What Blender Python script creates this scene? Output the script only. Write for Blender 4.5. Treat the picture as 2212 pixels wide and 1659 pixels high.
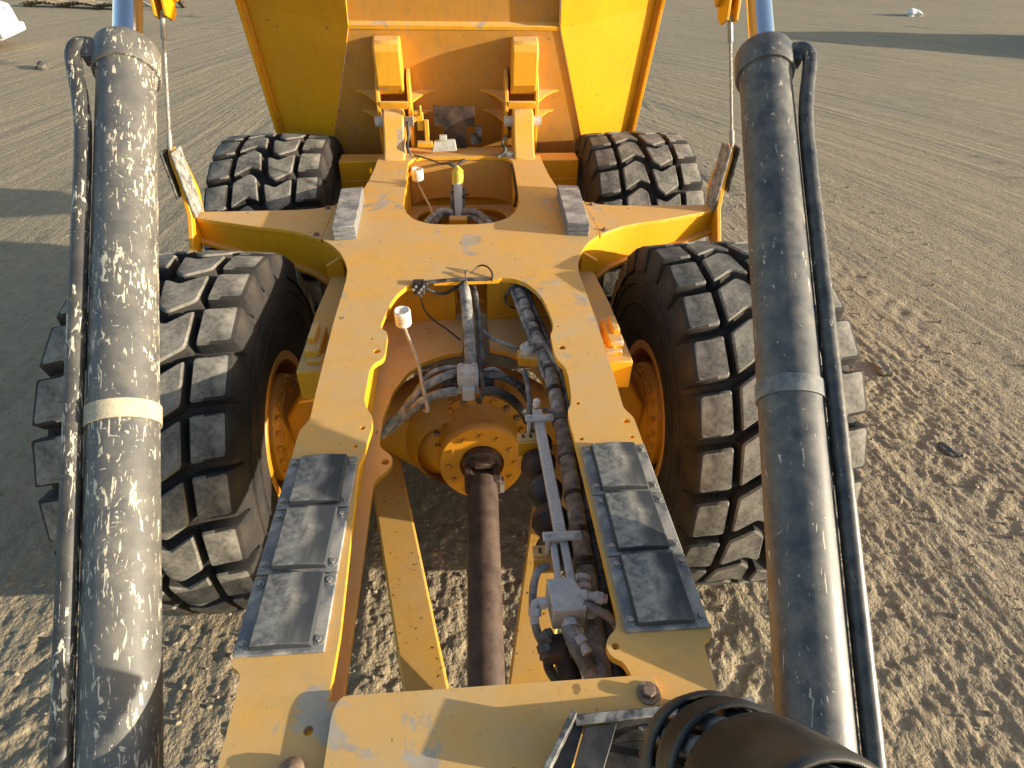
import bpy, bmesh, math, random
import numpy as np
from mathutils import Vector, Matrix

random.seed(7)
SC = bpy.context.scene
for o in list(bpy.data.objects): bpy.data.objects.remove(o)
COL = SC.collection
R = math.radians

# ------------------------------------------------------------------ camera
cam_d = bpy.data.cameras.new('camera'); cam = bpy.data.objects.new('camera', cam_d); COL.objects.link(cam)
pitch, yaw, roll = 0.6431, 0.0896, 0.0196
fw = Vector((math.sin(yaw)*math.cos(pitch), math.cos(yaw)*math.cos(pitch), -math.sin(pitch)))
rt = Vector((math.cos(yaw), -math.sin(yaw), 0)); up = rt.cross(fw)
rt2 = rt*math.cos(roll) + up*math.sin(roll); up2 = rt2.cross(fw)
M = Matrix((rt2, up2, -fw)).transposed().to_4x4(); M.translation = (-0.0044, 0, 3.0364)
cam.matrix_world = M
cam_d.sensor_fit = 'HORIZONTAL'; cam_d.sensor_width = 36; cam_d.lens = 36*1343.74/2212
cam_d.clip_start = 0.05; cam_d.clip_end = 2000
SC.camera = cam
SC.render.resolution_x, SC.render.resolution_y = 1024, 768

# ------------------------------------------------------------------ light
SUN = Vector((5.4, -1.36, 1.0)).normalized()
el = math.asin(SUN.z); az = math.atan2(SUN.x, SUN.y)
w = bpy.data.worlds.new('World'); SC.world = w; w.use_nodes = True
nt = w.node_tree; bg = nt.nodes['Background']
sky = nt.nodes.new('ShaderNodeTexSky'); sky.sky_type = 'NISHITA'; sky.sun_disc = False
sky.sun_elevation = el; sky.sun_rotation = az; sky.air_density = 1.0; sky.dust_density = 1.5; sky.ozone_density = 1.0
nt.links.new(sky.outputs[0], bg.inputs[0]); bg.inputs[1].default_value = 0.14
sd = bpy.data.lights.new('sun', 'SUN'); sd.energy = 4.6; sd.angle = R(0.5); sd.color = (1.0, 0.89, 0.71)
so = bpy.data.objects.new('sun', sd); COL.objects.link(so); so.rotation_euler = SUN.to_track_quat('Z', 'Y').to_euler(); so.location = (20, -5, 12)
vs = SC.view_settings; vs.view_transform = 'Standard'; vs.look = 'None'; vs.gamma = 1; vs.use_curve_mapping = False
vs.exposure = 1.1

# ------------------------------------------------------------------ materials
class N:
    """tiny node-tree helper"""
    def __init__(s, name):
        s.m = bpy.data.materials.new(name); s.m.use_nodes = True; s.t = s.m.node_tree
        s.b = s.t.nodes['Principled BSDF']; s._tc = None
    def n(s, typ, ins=None, **kw):
        x = s.t.nodes.new(typ)
        for k, v in kw.items(): setattr(x, k, v)
        for k, v in (ins or {}).items():
            if hasattr(v, 'bl_idname') or isinstance(v, bpy.types.NodeSocket): s.t.links.new(v, x.inputs[k])
            else: x.inputs[k].default_value = v
        return x
    def co(s, scale=(1, 1, 1), kind='Object', rot=(0, 0, 0)):
        if s._tc is None: s._tc = s.n('ShaderNodeTexCoord')
        mp = s.n('ShaderNodeMapping', {'Vector': s._tc.outputs[kind], 'Scale': scale, 'Rotation': rot})
        return mp.outputs[0]
    def noise(s, scale, detail=4, rough=.55, vec=None, dist=0):
        x = s.n('ShaderNodeTexNoise', {'Vector': vec if vec is not None else s.co(), 'Scale': scale, 'Detail': detail, 'Roughness': rough, 'Distortion': dist})
        return x.outputs[0]
    def vor(s, scale, vec=None, feature='F1', rnd=1.0):
        x = s.n('ShaderNodeTexVoronoi', {'Vector': vec if vec is not None else s.co(), 'Scale': scale, 'Randomness': rnd}, feature=feature)
        return x.outputs[0]
    def ramp(s, v, a, b, c0=0.0, c1=1.0):
        x = s.n('ShaderNodeMapRange', {0: v, 1: a, 2: b, 3: c0, 4: c1}); return x.outputs[0]
    def math(s, op, a, b=0.5):
        x = s.n('ShaderNodeMath', {0: a, 1: b}, operation=op, use_clamp=(op in ('MULTIPLY', 'ADD', 'SUBTRACT'))); return x.outputs[0]
    def mix(s, f, a, b):
        x = s.n('ShaderNodeMix', data_type='RGBA')
        for i, v in ((0, f), (6, a), (7, b)):
            if isinstance(v, bpy.types.NodeSocket): s.t.links.new(v, x.inputs[i])
            elif i == 0: x.inputs[0].default_value = v
            else: x.inputs[i].default_value = (*v, 1)
        return x.outputs[2]
    def upz(s, a=.5, b=.95):
        g = s.n('ShaderNodeNewGeometry'); sp = s.n('ShaderNodeSeparateXYZ', {0: g.outputs['Normal']}); return s.ramp(sp.outputs[2], a, b)
    def out(s, col, rough, metal=0.0, bump=None, bs=.3, bd=.01, spec=.5):
        for k, v in (('Base Color', col), ('Roughness', rough), ('Metallic', metal)):
            if isinstance(v, bpy.types.NodeSocket): s.t.links.new(v, s.b.inputs[k])
            elif k == 'Base Color': s.b.inputs[k].default_value = (*v, 1)
            else: s.b.inputs[k].default_value = v
        s.b.inputs['Specular IOR Level'].default_value = spec
        if bump is not None:
            bp = s.n('ShaderNodeBump', {'Height': bump, 'Strength': bs, 'Distance': bd}); s.t.links.new(bp.outputs[0], s.b.inputs['Normal'])
        return s.m

YEL = (0.76, 0.375, 0.012); DUST = (0.58, 0.40, 0.205)
def yellow(name, dust=.55, base=YEL, rust=.0, grime=.3, up=True, worn=0):
    k = N(name)
    big = k.noise(2.1, 6, .62); mid = k.noise(9, 5, .6); fine = k.noise(70, 3, .6)
    c = k.mix(k.ramp(big, .35, .7), base, tuple(x*.86 for x in base))
    # grime washed down faces
    st = k.noise(6, 5, .6, k.co((3, 3, .5)))
    c = k.mix(k.math('MULTIPLY', k.ramp(st, .5, .75), grime), c, (0.24, 0.15, 0.06))
    d = k.ramp(mid, .30, .70, .55, 1.0); d2 = k.ramp(big, .36, .66, .55, 1.0)
    f = k.math('MULTIPLY', d, d2)
    if up: f = k.math('MULTIPLY', f, k.upz(.3, .9))
    f = k.math('MULTIPLY', f, dust*1.5)
    c = k.mix(f, c, DUST)
    if worn:
        wv_ = k.ramp(k.noise(2.3, 7, .68, k.co((1, .8, 1)), .4), .585, .61); c = k.mix(k.math('MULTIPLY', wv_, worn), c, k.mix(k.ramp(mid, .3, .7), (0.30, 0.265, 0.22), (0.47, 0.42, 0.34)))
    if rust:
        r = k.ramp(k.noise(38, 3, .5), .66, .72); c = k.mix(k.math('MULTIPLY', r, rust), c, (0.12, 0.045, 0.018))
    ch = k.ramp(k.noise(23, 2, .4), .74, .76); c = k.mix(k.math('MULTIPLY', ch, .6), c, (0.10, 0.06, 0.03))
    rg = k.ramp(f, 0, 1, .42, .8)
    return k.out(c, rg, 0, k.math('ADD', k.math('MULTIPLY', fine, .25), k.math('MULTIPLY', mid, .5)), .25, .004, .4)

M_YEL = yellow('yellow_paint_dusty', .62)
M_TOP = yellow('yellow_paint_dusty_top', .66, (0.78, 0.385, 0.025), .12, .3, True, .85)
M_BODY = yellow('yellow_body_paint', .5, (0.74, 0.335, 0.005), 0, .14, True)
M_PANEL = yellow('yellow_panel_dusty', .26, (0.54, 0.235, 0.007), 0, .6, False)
M_FRAMEIN = yellow('yellow_frame_grimy', .75, (0.60, 0.29, 0.012), .35, .5)
M_AXLE = yellow('yellow_axle_oily', .35, (0.62, 0.26, 0.010), .4, .45)
M_BEAM = yellow('yellow_beam_rust_specks', .45, (0.66, 0.33, 0.012), 1.0, .2)

def simple(name, col, rough, metal=0, dustc=(0.30, 0.26, 0.20), dust=.4, sc=9, up=False, bump=.25, spec=.4, var=.25):
    k = N(name); a = k.noise(sc, 5, .6); b = k.noise(sc*6, 3, .6)
    c = k.mix(k.ramp(b, .3, .7), tuple(x*(1-var) for x in col), tuple(min(1, x*(1+var)) for x in col))
    f = k.math('MULTIPLY', k.ramp(a, .40, .66), dust)
    if up: f = k.math('MULTIPLY', f, k.upz(.1, .8))
    c = k.mix(f, c, dustc)
    return k.out(c, k.ramp(f, 0, 1, rough, .85), metal, k.math('ADD', k.math('MULTIPLY', a, .5), k.math('MULTIPLY', b, .5)), bump, .004, spec)

M_BLACK = simple('black_paint_dusty', (0.010, 0.011, 0.013), .45, 0, (0.20, 0.19, 0.175), .28, 9)
M_BLACKTOP = simple('black_paint_dusty_edge', (0.05, 0.052, 0.056), .5, 0, (0.34, 0.33, 0.30), .8, 30)
M_HOSE = simple('black_rubber_hose', (0.016, 0.016, 0.017), .5, 0, (0.27, 0.255, 0.23), .65, 16)
M_HOSEG = simple('dusty_grey_hose', (0.13, 0.13, 0.125), .6, 0, (0.42, 0.395, 0.35), .85, 22)
M_HOSEW = simple('pale_nylon_hose', (0.42, 0.36, 0.27), .6, 0, (0.34, 0.24, 0.14), .5, 20)
M_STEEL = simple('dusty_bare_steel', (0.44, 0.435, 0.42), .5, .1, (0.60, 0.565, 0.50), .8, 24)
M_BOLT = simple('rusty_bolt_steel', (0.20, 0.13, 0.09), .55, .3, (0.36, 0.27, 0.2), .6, 40)
M_ZINC = simple('zinc_bolt_steel', (0.36, 0.35, 0.32), .4, .6, (0.34, 0.28, 0.2), .5, 40)
M_SHAFT = simple('rust_brown_shaft', (0.050, 0.030, 0.023), .55, .1, (0.11, 0.075, 0.055), .8, 12, False, .4)
M_WHITE = simple('white_plastic_dusty', (0.80, 0.74, 0.64), .55, 0, (0.42, 0.33, 0.22), .5, 16)
M_INK = simple('faded_grey_print', (0.28, 0.24, 0.18), .7, 0, (0.4, 0.33, 0.24), .3, 30)
M_YCAP = simple('yellow_plastic_cap', (0.72, 0.52, 0.03), .5, 0, (0.4, 0.3, 0.12), .5, 24)
M_CHROME = N('chromed_rod').out((0.72, 0.72, 0.74), .10, 1.0)
M_SLEEVE = N('black_woven_sleeve')
def _sl():
    k = M_SLEEVE; wv = k.n('ShaderNodeTexWave', {'Vector': k.co(), 'Scale': 110, 'Distortion': 1.0, 'Detail': 1}).outputs[1]
    return k.out(k.mix(k.ramp(k.noise(9, 4), .45, .7), (0.010, 0.010, 0.010), (0.055, 0.048, 0.036)), .42, 0, wv, .12, .002, .5)
M_SLEEVE = _sl()
M_SMOOTHHOSE = N('grey_smooth_hose').out((0.13, 0.135, 0.14), .35)

def pad_mat():
    k = N('worn_black_rubber_pad'); a = k.noise(5, 4, .55); b = k.noise(40, 4, .6); st = k.noise(9, 4, .6, k.co((1, .22, 1)))
    sp = k.n('ShaderNodeSeparateXYZ', {0: k.co()})
    wob = k.math('ADD', sp.outputs[0], k.ramp(a, .3, .7, -.035, .035))
    ridge = k.ramp(k.n('ShaderNodeMath', {0: wob}, operation='ABSOLUTE').outputs[0], .0, .035, 1, 0)
    side = k.ramp(sp.outputs[0], -.05, .06, 1, 0)
    f = k.math('ADD', k.math('MULTIPLY', k.math('MULTIPLY', side, k.ramp(st, .40, .66)), .55), k.math('MULTIPLY', k.math('MULTIPLY', ridge, k.ramp(b, .25, .6)), .55))
    f = k.math('MULTIPLY', k.math('ADD', f, k.math('MULTIPLY', k.ramp(st, .45, .7), .22)), k.upz(.6, .9))
    c = k.mix(f, (0.045, 0.050, 0.056), (0.50, 0.46, 0.38))
    return k.out(c, .7, 0, k.math('ADD', st, k.math('MULTIPLY', b, .4)), .3, .004, .3)
M_PAD = pad_mat()
M_PADPLATE = simple('worn_grey_pad_plate', (0.16, 0.17, 0.18), .5, .2, (0.50, 0.46, 0.39), .8, 14)
M_BLOCK = simple('grey_rest_block', (0.16, 0.165, 0.17), .6, 0, (0.48, 0.44, 0.38), .9, 9, True)

def rubber(name, dustf, base=(0.020, 0.020, 0.021), dustc=(0.27, 0.24, 0.19)):
    k = N(name); a = k.noise(5, 6, .6); b = k.noise(45, 4, .65)
    f = k.math('MULTIPLY', k.ramp(k.math('ADD', k.math('MULTIPLY', a, .7), k.math('MULTIPLY', b, .35)), .36, .66), dustf)
    pit = k.ramp(k.vor(55), .05, .12)
    c = k.mix(f, base, dustc); c = k.mix(k.math('MULTIPLY', k.math('SUBTRACT', 1.0, pit), .35), c, (0.015, 0.015, 0.015))
    return k.out(c, .82, 0, k.math('ADD', a, k.math('MULTIPLY', b, .6)), .35, .006, .3)
M_LUG = rubber('tyre_lug_dusty', .95, (0.035, 0.034, 0.033), (0.30, 0.275, 0.23))
M_LUGSIDE = rubber('tyre_lug_side', .28, (0.014, 0.014, 0.015), (0.13, 0.105, 0.08))
M_TYRE = rubber('tyre_carcass_rubber', .35, (0.013, 0.013, 0.014), (0.12, 0.095, 0.07))

def cyl_mat(name, splat, seed, base0=(0.055, 0.058, 0.063), base1=(0.085, 0.085, 0.083), rough=.40, hz=.35):
    k = N(name)
    def shift(v, s_): return k.n('ShaderNodeVectorMath', {0: v, 1: (s_, s_*2, s_*3)}, operation='ADD').outputs[0]
    v1 = shift(k.co((1, 1, .22)), seed); v2 = shift(k.co(), seed); v3 = shift(k.co((1, 1, .10)), seed)
    patch = k.ramp(k.noise(4.2, 5, .62, v2), .34, .66)
    fl1 = k.noise(85, 4, .6, v1, .8); fl2 = k.noise(34, 4, .6, v2, 1.5); scr = k.noise(60, 2, .5, v3)
    amt = k.math('MULTIPLY', patch, .16*splat)
    m1 = k.ramp(k.math('ADD', fl1, amt), .685, .72); m2 = k.ramp(k.math('ADD', fl2, k.math('MULTIPLY', amt, .55)), .70, .735); m3 = k.ramp(scr, .735, .76)
    fleck = k.math('ADD', k.math('ADD', m1, m2), m3)
    haze = k.math('MULTIPLY', k.ramp(k.noise(16, 5, .65, v2), .35, .70), hz)
    base = k.mix(k.ramp(k.noise(1.6, 3, .5, v2), .3, .7), base0, base1)
    base = k.mix(haze, base, (0.24, 0.215, 0.17)); base = k.mix(k.math('MULTIPLY', k.math('MULTIPLY', patch, haze), .9*splat), base, (0.42, 0.365, 0.26))
    c = k.mix(fleck, base, (0.56, 0.50, 0.38))
    return k.out(c, k.math('ADD', k.ramp(fleck, 0, 1, rough, .85), k.math('MULTIPLY', haze, .35)), 0.0, k.math('ADD', fleck, k.math('MULTIPLY', fl2, .3)), .25, .003, .6)
M_CYLL = cyl_mat('cylinder_paint_mud_splashed', 1.0, 3.1, (0.062, 0.063, 0.064), (0.090, 0.087, 0.080), .50, .22)
M_CYLR = cyl_mat('cylinder_paint_worn', .38, 8.7, (0.036, 0.039, 0.046), (0.055, 0.057, 0.060), .46, .42)
M_PIPER = cyl_mat('pipe_paint_flaked', .35, 5.5, (0.018, 0.019, 0.021), (0.03, 0.03, 0.032), .35)
M_PIPEL = cyl_mat('pipe_paint_mud_flecked', 1.0, 6.6, (0.022, 0.022, 0.022), (0.038, 0.036, 0.034), .5, .12)
M_MUD = simple('dried_mud_clamp', (0.42, 0.36, 0.25), .8, 0, (0.55, 0.47, 0.33), .7, 20)
M_GREYC = simple('grey_clamp_band', (0.13, 0.135, 0.14), .6, .1, (0.33, 0.31, 0.27), .7, 20)
M_RUSTB = simple('rusty_black_plate', (0.016, 0.014, 0.013), .6, .1, (0.12, 0.07, 0.05), .8, 8)
M_SENSOR = simple('weathered_white_metal', (0.5, 0.49, 0.44), .6, .1, (0.33, 0.29, 0.2), .6, 25)
M_WROPE = simple('galvanised_wire_rope', (0.33, 0.31, 0.28), .5, .5, (0.36, 0.32, 0.25), .5, 60)

# ------------------------------------------------------------------ mesh helpers
ZG = -0.431            # level of the yard
TRUCK_BASE = Vector((0, 2.9, ZG)); TRUCK_INV = Matrix.Translation(-TRUCK_BASE)
def link(name, me, mat=None, parent=None, loc=None, rot=None):
    o = bpy.data.objects.new(name, me); COL.objects.link(o)
    if mat is not None and me is not None and not me.materials: me.materials.append(mat)
    if parent is not None:
        o.parent = parent
        if parent.name == 'dump_truck': o.matrix_parent_inverse = TRUCK_INV
    if loc is not None: o.location = loc
    if rot is not None: o.rotation_euler = rot
    return o
def V(*a): return Vector(a)

class B:
    """collects simple shapes into one mesh"""
    def __init__(s): s.v = []; s.f = []
    def add(s, vs, fs):
        n = len(s.v); s.v += [tuple(x) for x in vs]; s.f += [tuple(i+n for i in f) for f in fs]; return s
    def box(s, c, d, rot=None):
        c = Vector(c); h = Vector(d)*.5; m = rot if rot is not None else Matrix.Identity(3)
        vs = [c + m @ Vector((x*h.x, y*h.y, z*h.z)) for x in (-1, 1) for y in (-1, 1) for z in (-1, 1)]
        return s.add(vs, [(0, 1, 3, 2), (4, 6, 7, 5), (0, 4, 5, 1), (2, 3, 7, 6), (0, 2, 6, 4), (1, 5, 7, 3)])
    def prism(s, a, b):
        """loft between two equal-length loops, capped"""
        n = len(a); f = [tuple(range(n))[::-1], tuple(range(n, 2*n))]
        f += [(i, (i+1) % n, n+(i+1) % n, n+i) for i in range(n)]
        return s.add(list(a)+list(b), f)
    def ext(s, poly, off):
        o = Vector(off); return s.prism([Vector(p) for p in poly], [Vector(p)+o for p in poly])
    def bar(s, a, b, w, h, upv=(0, 0, 1)):
        a = Vector(a); b = Vector(b); d = (b-a).normalized(); u = Vector(upv); x = d.cross(u).normalized(); u = x.cross(d)
        def lp(p): return [p+x*w/2+u*h/2, p-x*w/2+u*h/2, p-x*w/2-u*h/2, p+x*w/2-u*h/2]
        return s.prism(lp(a), lp(b))
    def tube(s, pts, r, seg=12, cap=True, smooth=6, rf=None):
        P = [Vector(p) for p in pts]
        if smooth and len(P) > 2:
            Q = []
            for i in range(len(P)-1):
                p0 = P[max(i-1, 0)]; p1 = P[i]; p2 = P[i+1]; p3 = P[min(i+2, len(P)-1)]
                for k in range(smooth):
                    t = k/smooth
                    Q.append(.5*((2*p1)+(p2-p0)*t+(2*p0-5*p1+4*p2-p3)*t*t+(3*p1-p0-3*p2+p3)*t**3))
            Q.append(P[-1]); P = Q
        n = len(P); T = [(P[min(i+1, n-1)]-P[max(i-1, 0)]).normalized() for i in range(n)]
        ref = Vector((0, 0, 1)) if abs(T[0].z) < .9 else Vector((1, 0, 0)); x = T[0].cross(ref).normalized()
        vs = []
        for i in range(n):
            x = (x - T[i]*x.dot(T[i])).normalized(); y = T[i].cross(x)
            rr = rf(i/(n-1))*r if rf else r
            for k in range(seg):
                a = 2*math.pi*k/seg; vs.append(P[i]+(x*math.cos(a)+y*math.sin(a))*rr)
        f = [(i*seg+k, i*seg+(k+1) % seg, (i+1)*seg+(k+1) % seg, (i+1)*seg+k) for i in range(n-1) for k in range(seg)]
        if cap: f += [tuple(range(seg))[::-1], tuple((n-1)*seg+k for k in range(seg))]
        return s.add(vs, f)
    def lathe(s, prof, o, axis, seg=32, closed=False):
        """prof: (along axis, radius)"""
        o = Vector(o); d = Vector(axis).normalized(); ref = Vector((0, 0, 1)) if abs(d.z) < .9 else Vector((1, 0, 0)); x = d.cross(ref).normalized(); y = d.cross(x)
        n = len(prof); vs = [o+d*t+(x*math.cos(2*math.pi*k/seg)+y*math.sin(2*math.pi*k/seg))*max(r, 1e-4) for t, r in prof for k in range(seg)]
        f = [(i*seg+k, (i+1)*seg+k, (i+1)*seg+(k+1) % seg, i*seg+(k+1) % seg) for i in range(n-1) for k in range(seg)]
        if closed: f += [((n-1)*seg+k, k, (k+1) % seg, (n-1)*seg+(k+1) % seg) for k in range(seg)]
        return s.add(vs, f)
    def mesh(s, name, smooth=None):
        me = bpy.data.meshes.new(name); me.from_pydata(s.v, [], s.f); 
        bm = bmesh.new(); bm.from_mesh(me); bmesh.ops.remove_doubles(bm, verts=bm.verts, dist=1e-5); bmesh.ops.recalc_face_normals(bm, faces=bm.faces); bm.to_mesh(me); bm.free()
        if smooth:
            me.polygons.foreach_set('use_smooth', [True]*len(me.polygons)); me.set_sharp_from_angle(angle=R(smooth))
        me.update(); return me
    def obj(s, name, mat, parent=None, smooth=None, bev=0, seg=2, label=None):
        o = link(name, s.mesh(name, smooth), mat, parent)
        if bev:
            m = o.modifiers.new('bevel', 'BEVEL'); m.width = bev; m.segments = seg; m.limit_method = 'ANGLE'; m.angle_limit = R(35)
            if not smooth: 
                o.data.polygons.foreach_set('use_smooth', [True]*len(o.data.polygons)); o.data.set_sharp_from_angle(angle=R(30)); m.harden_normals = False
        if label: o['label'] = label
        return o

def plate(name, outer, holes, z0, z1, mat, parent, bev=.004):
    """flat plate with openings, outlines in XY"""
    bm = bmesh.new(); es = []
    for lp in [outer]+holes:
        vs = [bm.verts.new((x, y, z1)) for x, y in lp]
        es += [bm.edges.new((vs[i], vs[(i+1) % len(vs)])) for i in range(len(vs))]
    bmesh.ops.triangle_fill(bm, use_beauty=True, use_dissolve=False, edges=es)
    r = bmesh.ops.extrude_face_region(bm, geom=list(bm.faces))
    bmesh.ops.translate(bm, verts=[g for g in r['geom'] if isinstance(g, bmesh.types.BMVert)], vec=(0, 0, z0-z1))
    bmesh.ops.recalc_face_normals(bm, faces=bm.faces)
    me = bpy.data.meshes.new(name); bm.to_mesh(me); bm.free()
    o = link(name, me, mat, parent)
    if bev:
        m = o.modifiers.new('bevel', 'BEVEL'); m.width = bev; m.segments = 2; m.limit_method = 'ANGLE'; m.angle_limit = R(40)
    return o
def rnd(poly, r=.02, n=4):
    """round the corners of a 2D outline"""
    out = []; L = len(poly)
    for i in range(L):
        p = Vector(poly[i]).to_2d(); a = Vector(poly[i-1]).to_2d()-p; b = Vector(poly[(i+1) % L]).to_2d()-p
        k = min(r, a.length*.45, b.length*.45); s = p+a.normalized()*k; e = p+b.normalized()*k
        for j in range(n+1):
            t = j/n; q = s*(1-t)**2+p*2*t*(1-t)+e*t*t; out.append((q.x, q.y))
    return out
def mirror(poly): return [(-x, y) for x, y in poly][::-1]

_bolt = {}
def bolt(parent, loc, nrm, r=.012, h=.010, mat=None, washer=1.7, name='bolt'):
    key = (round(r, 4), round(h, 4), (mat or M_BOLT).name, washer)
    if key not in _bolt:
        b = B(); b.lathe([(0, r*washer), (h*.25, r*washer), (h*.25, r*1.05)], (0, 0, 0), (0, 0, 1), 14)
        b.lathe([(h*.25, r), (h*.95, r), (h, r*.85), (h, 0)], (0, 0, 0), (0, 0, 1), 6)
        me = b.mesh('bolt'); me.materials.append(mat or M_BOLT); _bolt[key] = me
    o = link(name, _bolt[key], None, parent); o.location = loc
    o.rotation_euler = Vector(nrm).to_track_quat('Z', 'Y').to_euler(); return o

# ------------------------------------------------------------------ ground
def hashn(ix, iy, s):
    h = (ix.astype(np.int64)*374761393 + iy.astype(np.int64)*668265263 + s*1442695041) & 0xffffffff
    h = ((h ^ (h >> 13))*1274126177) & 0xffffffff; h ^= h >> 16
    return (h & 0xffff)/65535.0
def vn(x, y, s=0):
    ix = np.floor(x); iy = np.floor(y); fx = x-ix; fy = y-iy; fx = fx*fx*fx*(fx*(fx*6-15)+10); fy = fy*fy*fy*(fy*(fy*6-15)+10)
    a = hashn(ix, iy, s); b = hashn(ix+1, iy, s); c = hashn(ix, iy+1, s); d = hashn(ix+1, iy+1, s)
    return (a*(1-fx)+b*fx)*(1-fy)+(c*(1-fx)+d*fx)*fy
def fbm(x, y, o, s=0, g=.5):
    t = 0; a = 1; n = 0
    for i in range(o): t = t+a*vn(x*2**i+17.3*i, y*2**i-9.1*i, s+i); n += a; a *= g
    return t/n
def spaced(a, b, lo, hi, st, g):
    xs = list(np.arange(a, b, st)); d = st; x = xs[-1]
    while x < hi: d *= g; x += d; xs.append(x)
    d = st; x = xs[0]; left = []
    while x > lo: d *= g; x -= d; left.append(x)
    return np.array(left[::-1]+xs)
def sm(a, b, x): t = np.clip((x-a)/(b-a), 0, 1); return t*t*(3-2*t)
def ground_height(x, y):
    yy = np.clip(y, -4, 40)
    bend = .016*yy*yy*sm(-2.5, 3.0, x) - .006*yy*yy*sm(-1.0, -6.0, x)
    s = x + bend
    near = sm(15, 3.5, np.hypot(x, y-1))
    h = .12*(fbm(x*.16, y*.16, 3, 40)-.5)*sm(6, 25, np.hypot(x, y-3))
    # ruts left by wheels running lengthwise
    h = h + .026*(fbm(s*2.6, y*.12, 3, 3, .55)-.5) + .011*(fbm(s*8, y*.35, 3, 9, .6)-.5) + .011*(.35+.65*near)*(fbm(s*24, y*1.6, 3, 19, .65)-.5)
    # lug prints: bands of slanted ridges, half worn away
    for s0, wd, ph, sl, am in ((-2.2, .40, .0, .9, .016), (-1.05, .36, .4, -.9, .018), (0.25, .40, .15, 1.0, .018), (1.3, .38, .6, -.8, .022), (2.7, .40, .3, .9, .012), (3.9, .38, .8, -.9, .012), (5.6, .40, .2, .9, .012), (8.2, .4, .5, .9, .014)):
        d = (s-s0 + .12*(vn(y*.35, y*0+s0, 77)-.5))/wd
        m = sm(1.1, .8, np.abs(d))
        ang = (y/.26 + ph + sl*np.abs(d)*1.2 + .9*(fbm(x*3, y*3, 3, 31)-.5))
        wv = np.tanh(np.sin(2*math.pi*ang)*3.0)
        wear = sm(.42, .60, fbm(x*1.1, y*.5, 3, 55))
        h = h + m*(am*wv*wear*.42 - .008)
    # crumbled clods: small lumps with sharp cracks
    wx = x + .04*(fbm(x*9, y*9, 2, 70)-.5); wy = y + .04*(fbm(x*9, y*9, 2, 71)-.5)
    c1 = fbm(wx*17, wy*12, 3, 12, .6); c2 = fbm(wx*36, wy*27, 3, 22, .6)
    patch = sm(.34, .66, fbm(x*.8, y*.5, 3, 61)); inner = sm(1.6, .9, np.abs(x))*sm(3.2, 2.2, y); soft = np.clip(.30+.45*patch+.45*inner, 0, 1)
    h = h + near*soft*(.006*np.tanh((c1-.50)*8) + .016*(c2-.5) - .006*(1-np.abs(c2*2-1))**4)
    # flatter tyre pressed ground under the wheels
    return h
gx = spaced(-3.0, 4.6, -450, 450, .0150, 1.042); gy = spaced(.60, 4.9, -60, 650, .0150, 1.036)
GX, GY = np.meshgrid(gx, gy); GZ = ground_height(GX, GY)
for wx in (-1.45, 1.45):
    for wy in (2.898, 5.188):
        k = sm(.62, .28, np.abs(GX-wx))*sm(.75, .3, np.abs(GY-wy)); GZ = GZ*(1-k) + k*(.012+.3*GZ)
nx, ny = len(gx), len(gy)
me = bpy.data.meshes.new('ground'); idx = np.arange(nx*ny).reshape(ny, nx)
fc = np.stack([idx[:-1, :-1], idx[:-1, 1:], idx[1:, 1:], idx[1:, :-1]], -1).reshape(-1, 4)
me.vertices.add(nx*ny); me.vertices.foreach_set('co', np.stack([GX, GY, GZ+ZG], -1).astype(np.float32).ravel())
me.loops.add(fc.size); me.loops.foreach_set('vertex_index', fc.astype(np.int32).ravel())
me.polygons.add(len(fc)); me.polygons.foreach_set('loop_start', np.arange(0, fc.size, 4, dtype=np.int32)); me.polygons.foreach_set('use_smooth', np.ones(len(fc), bool))
me.update(calc_edges=True)
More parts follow.
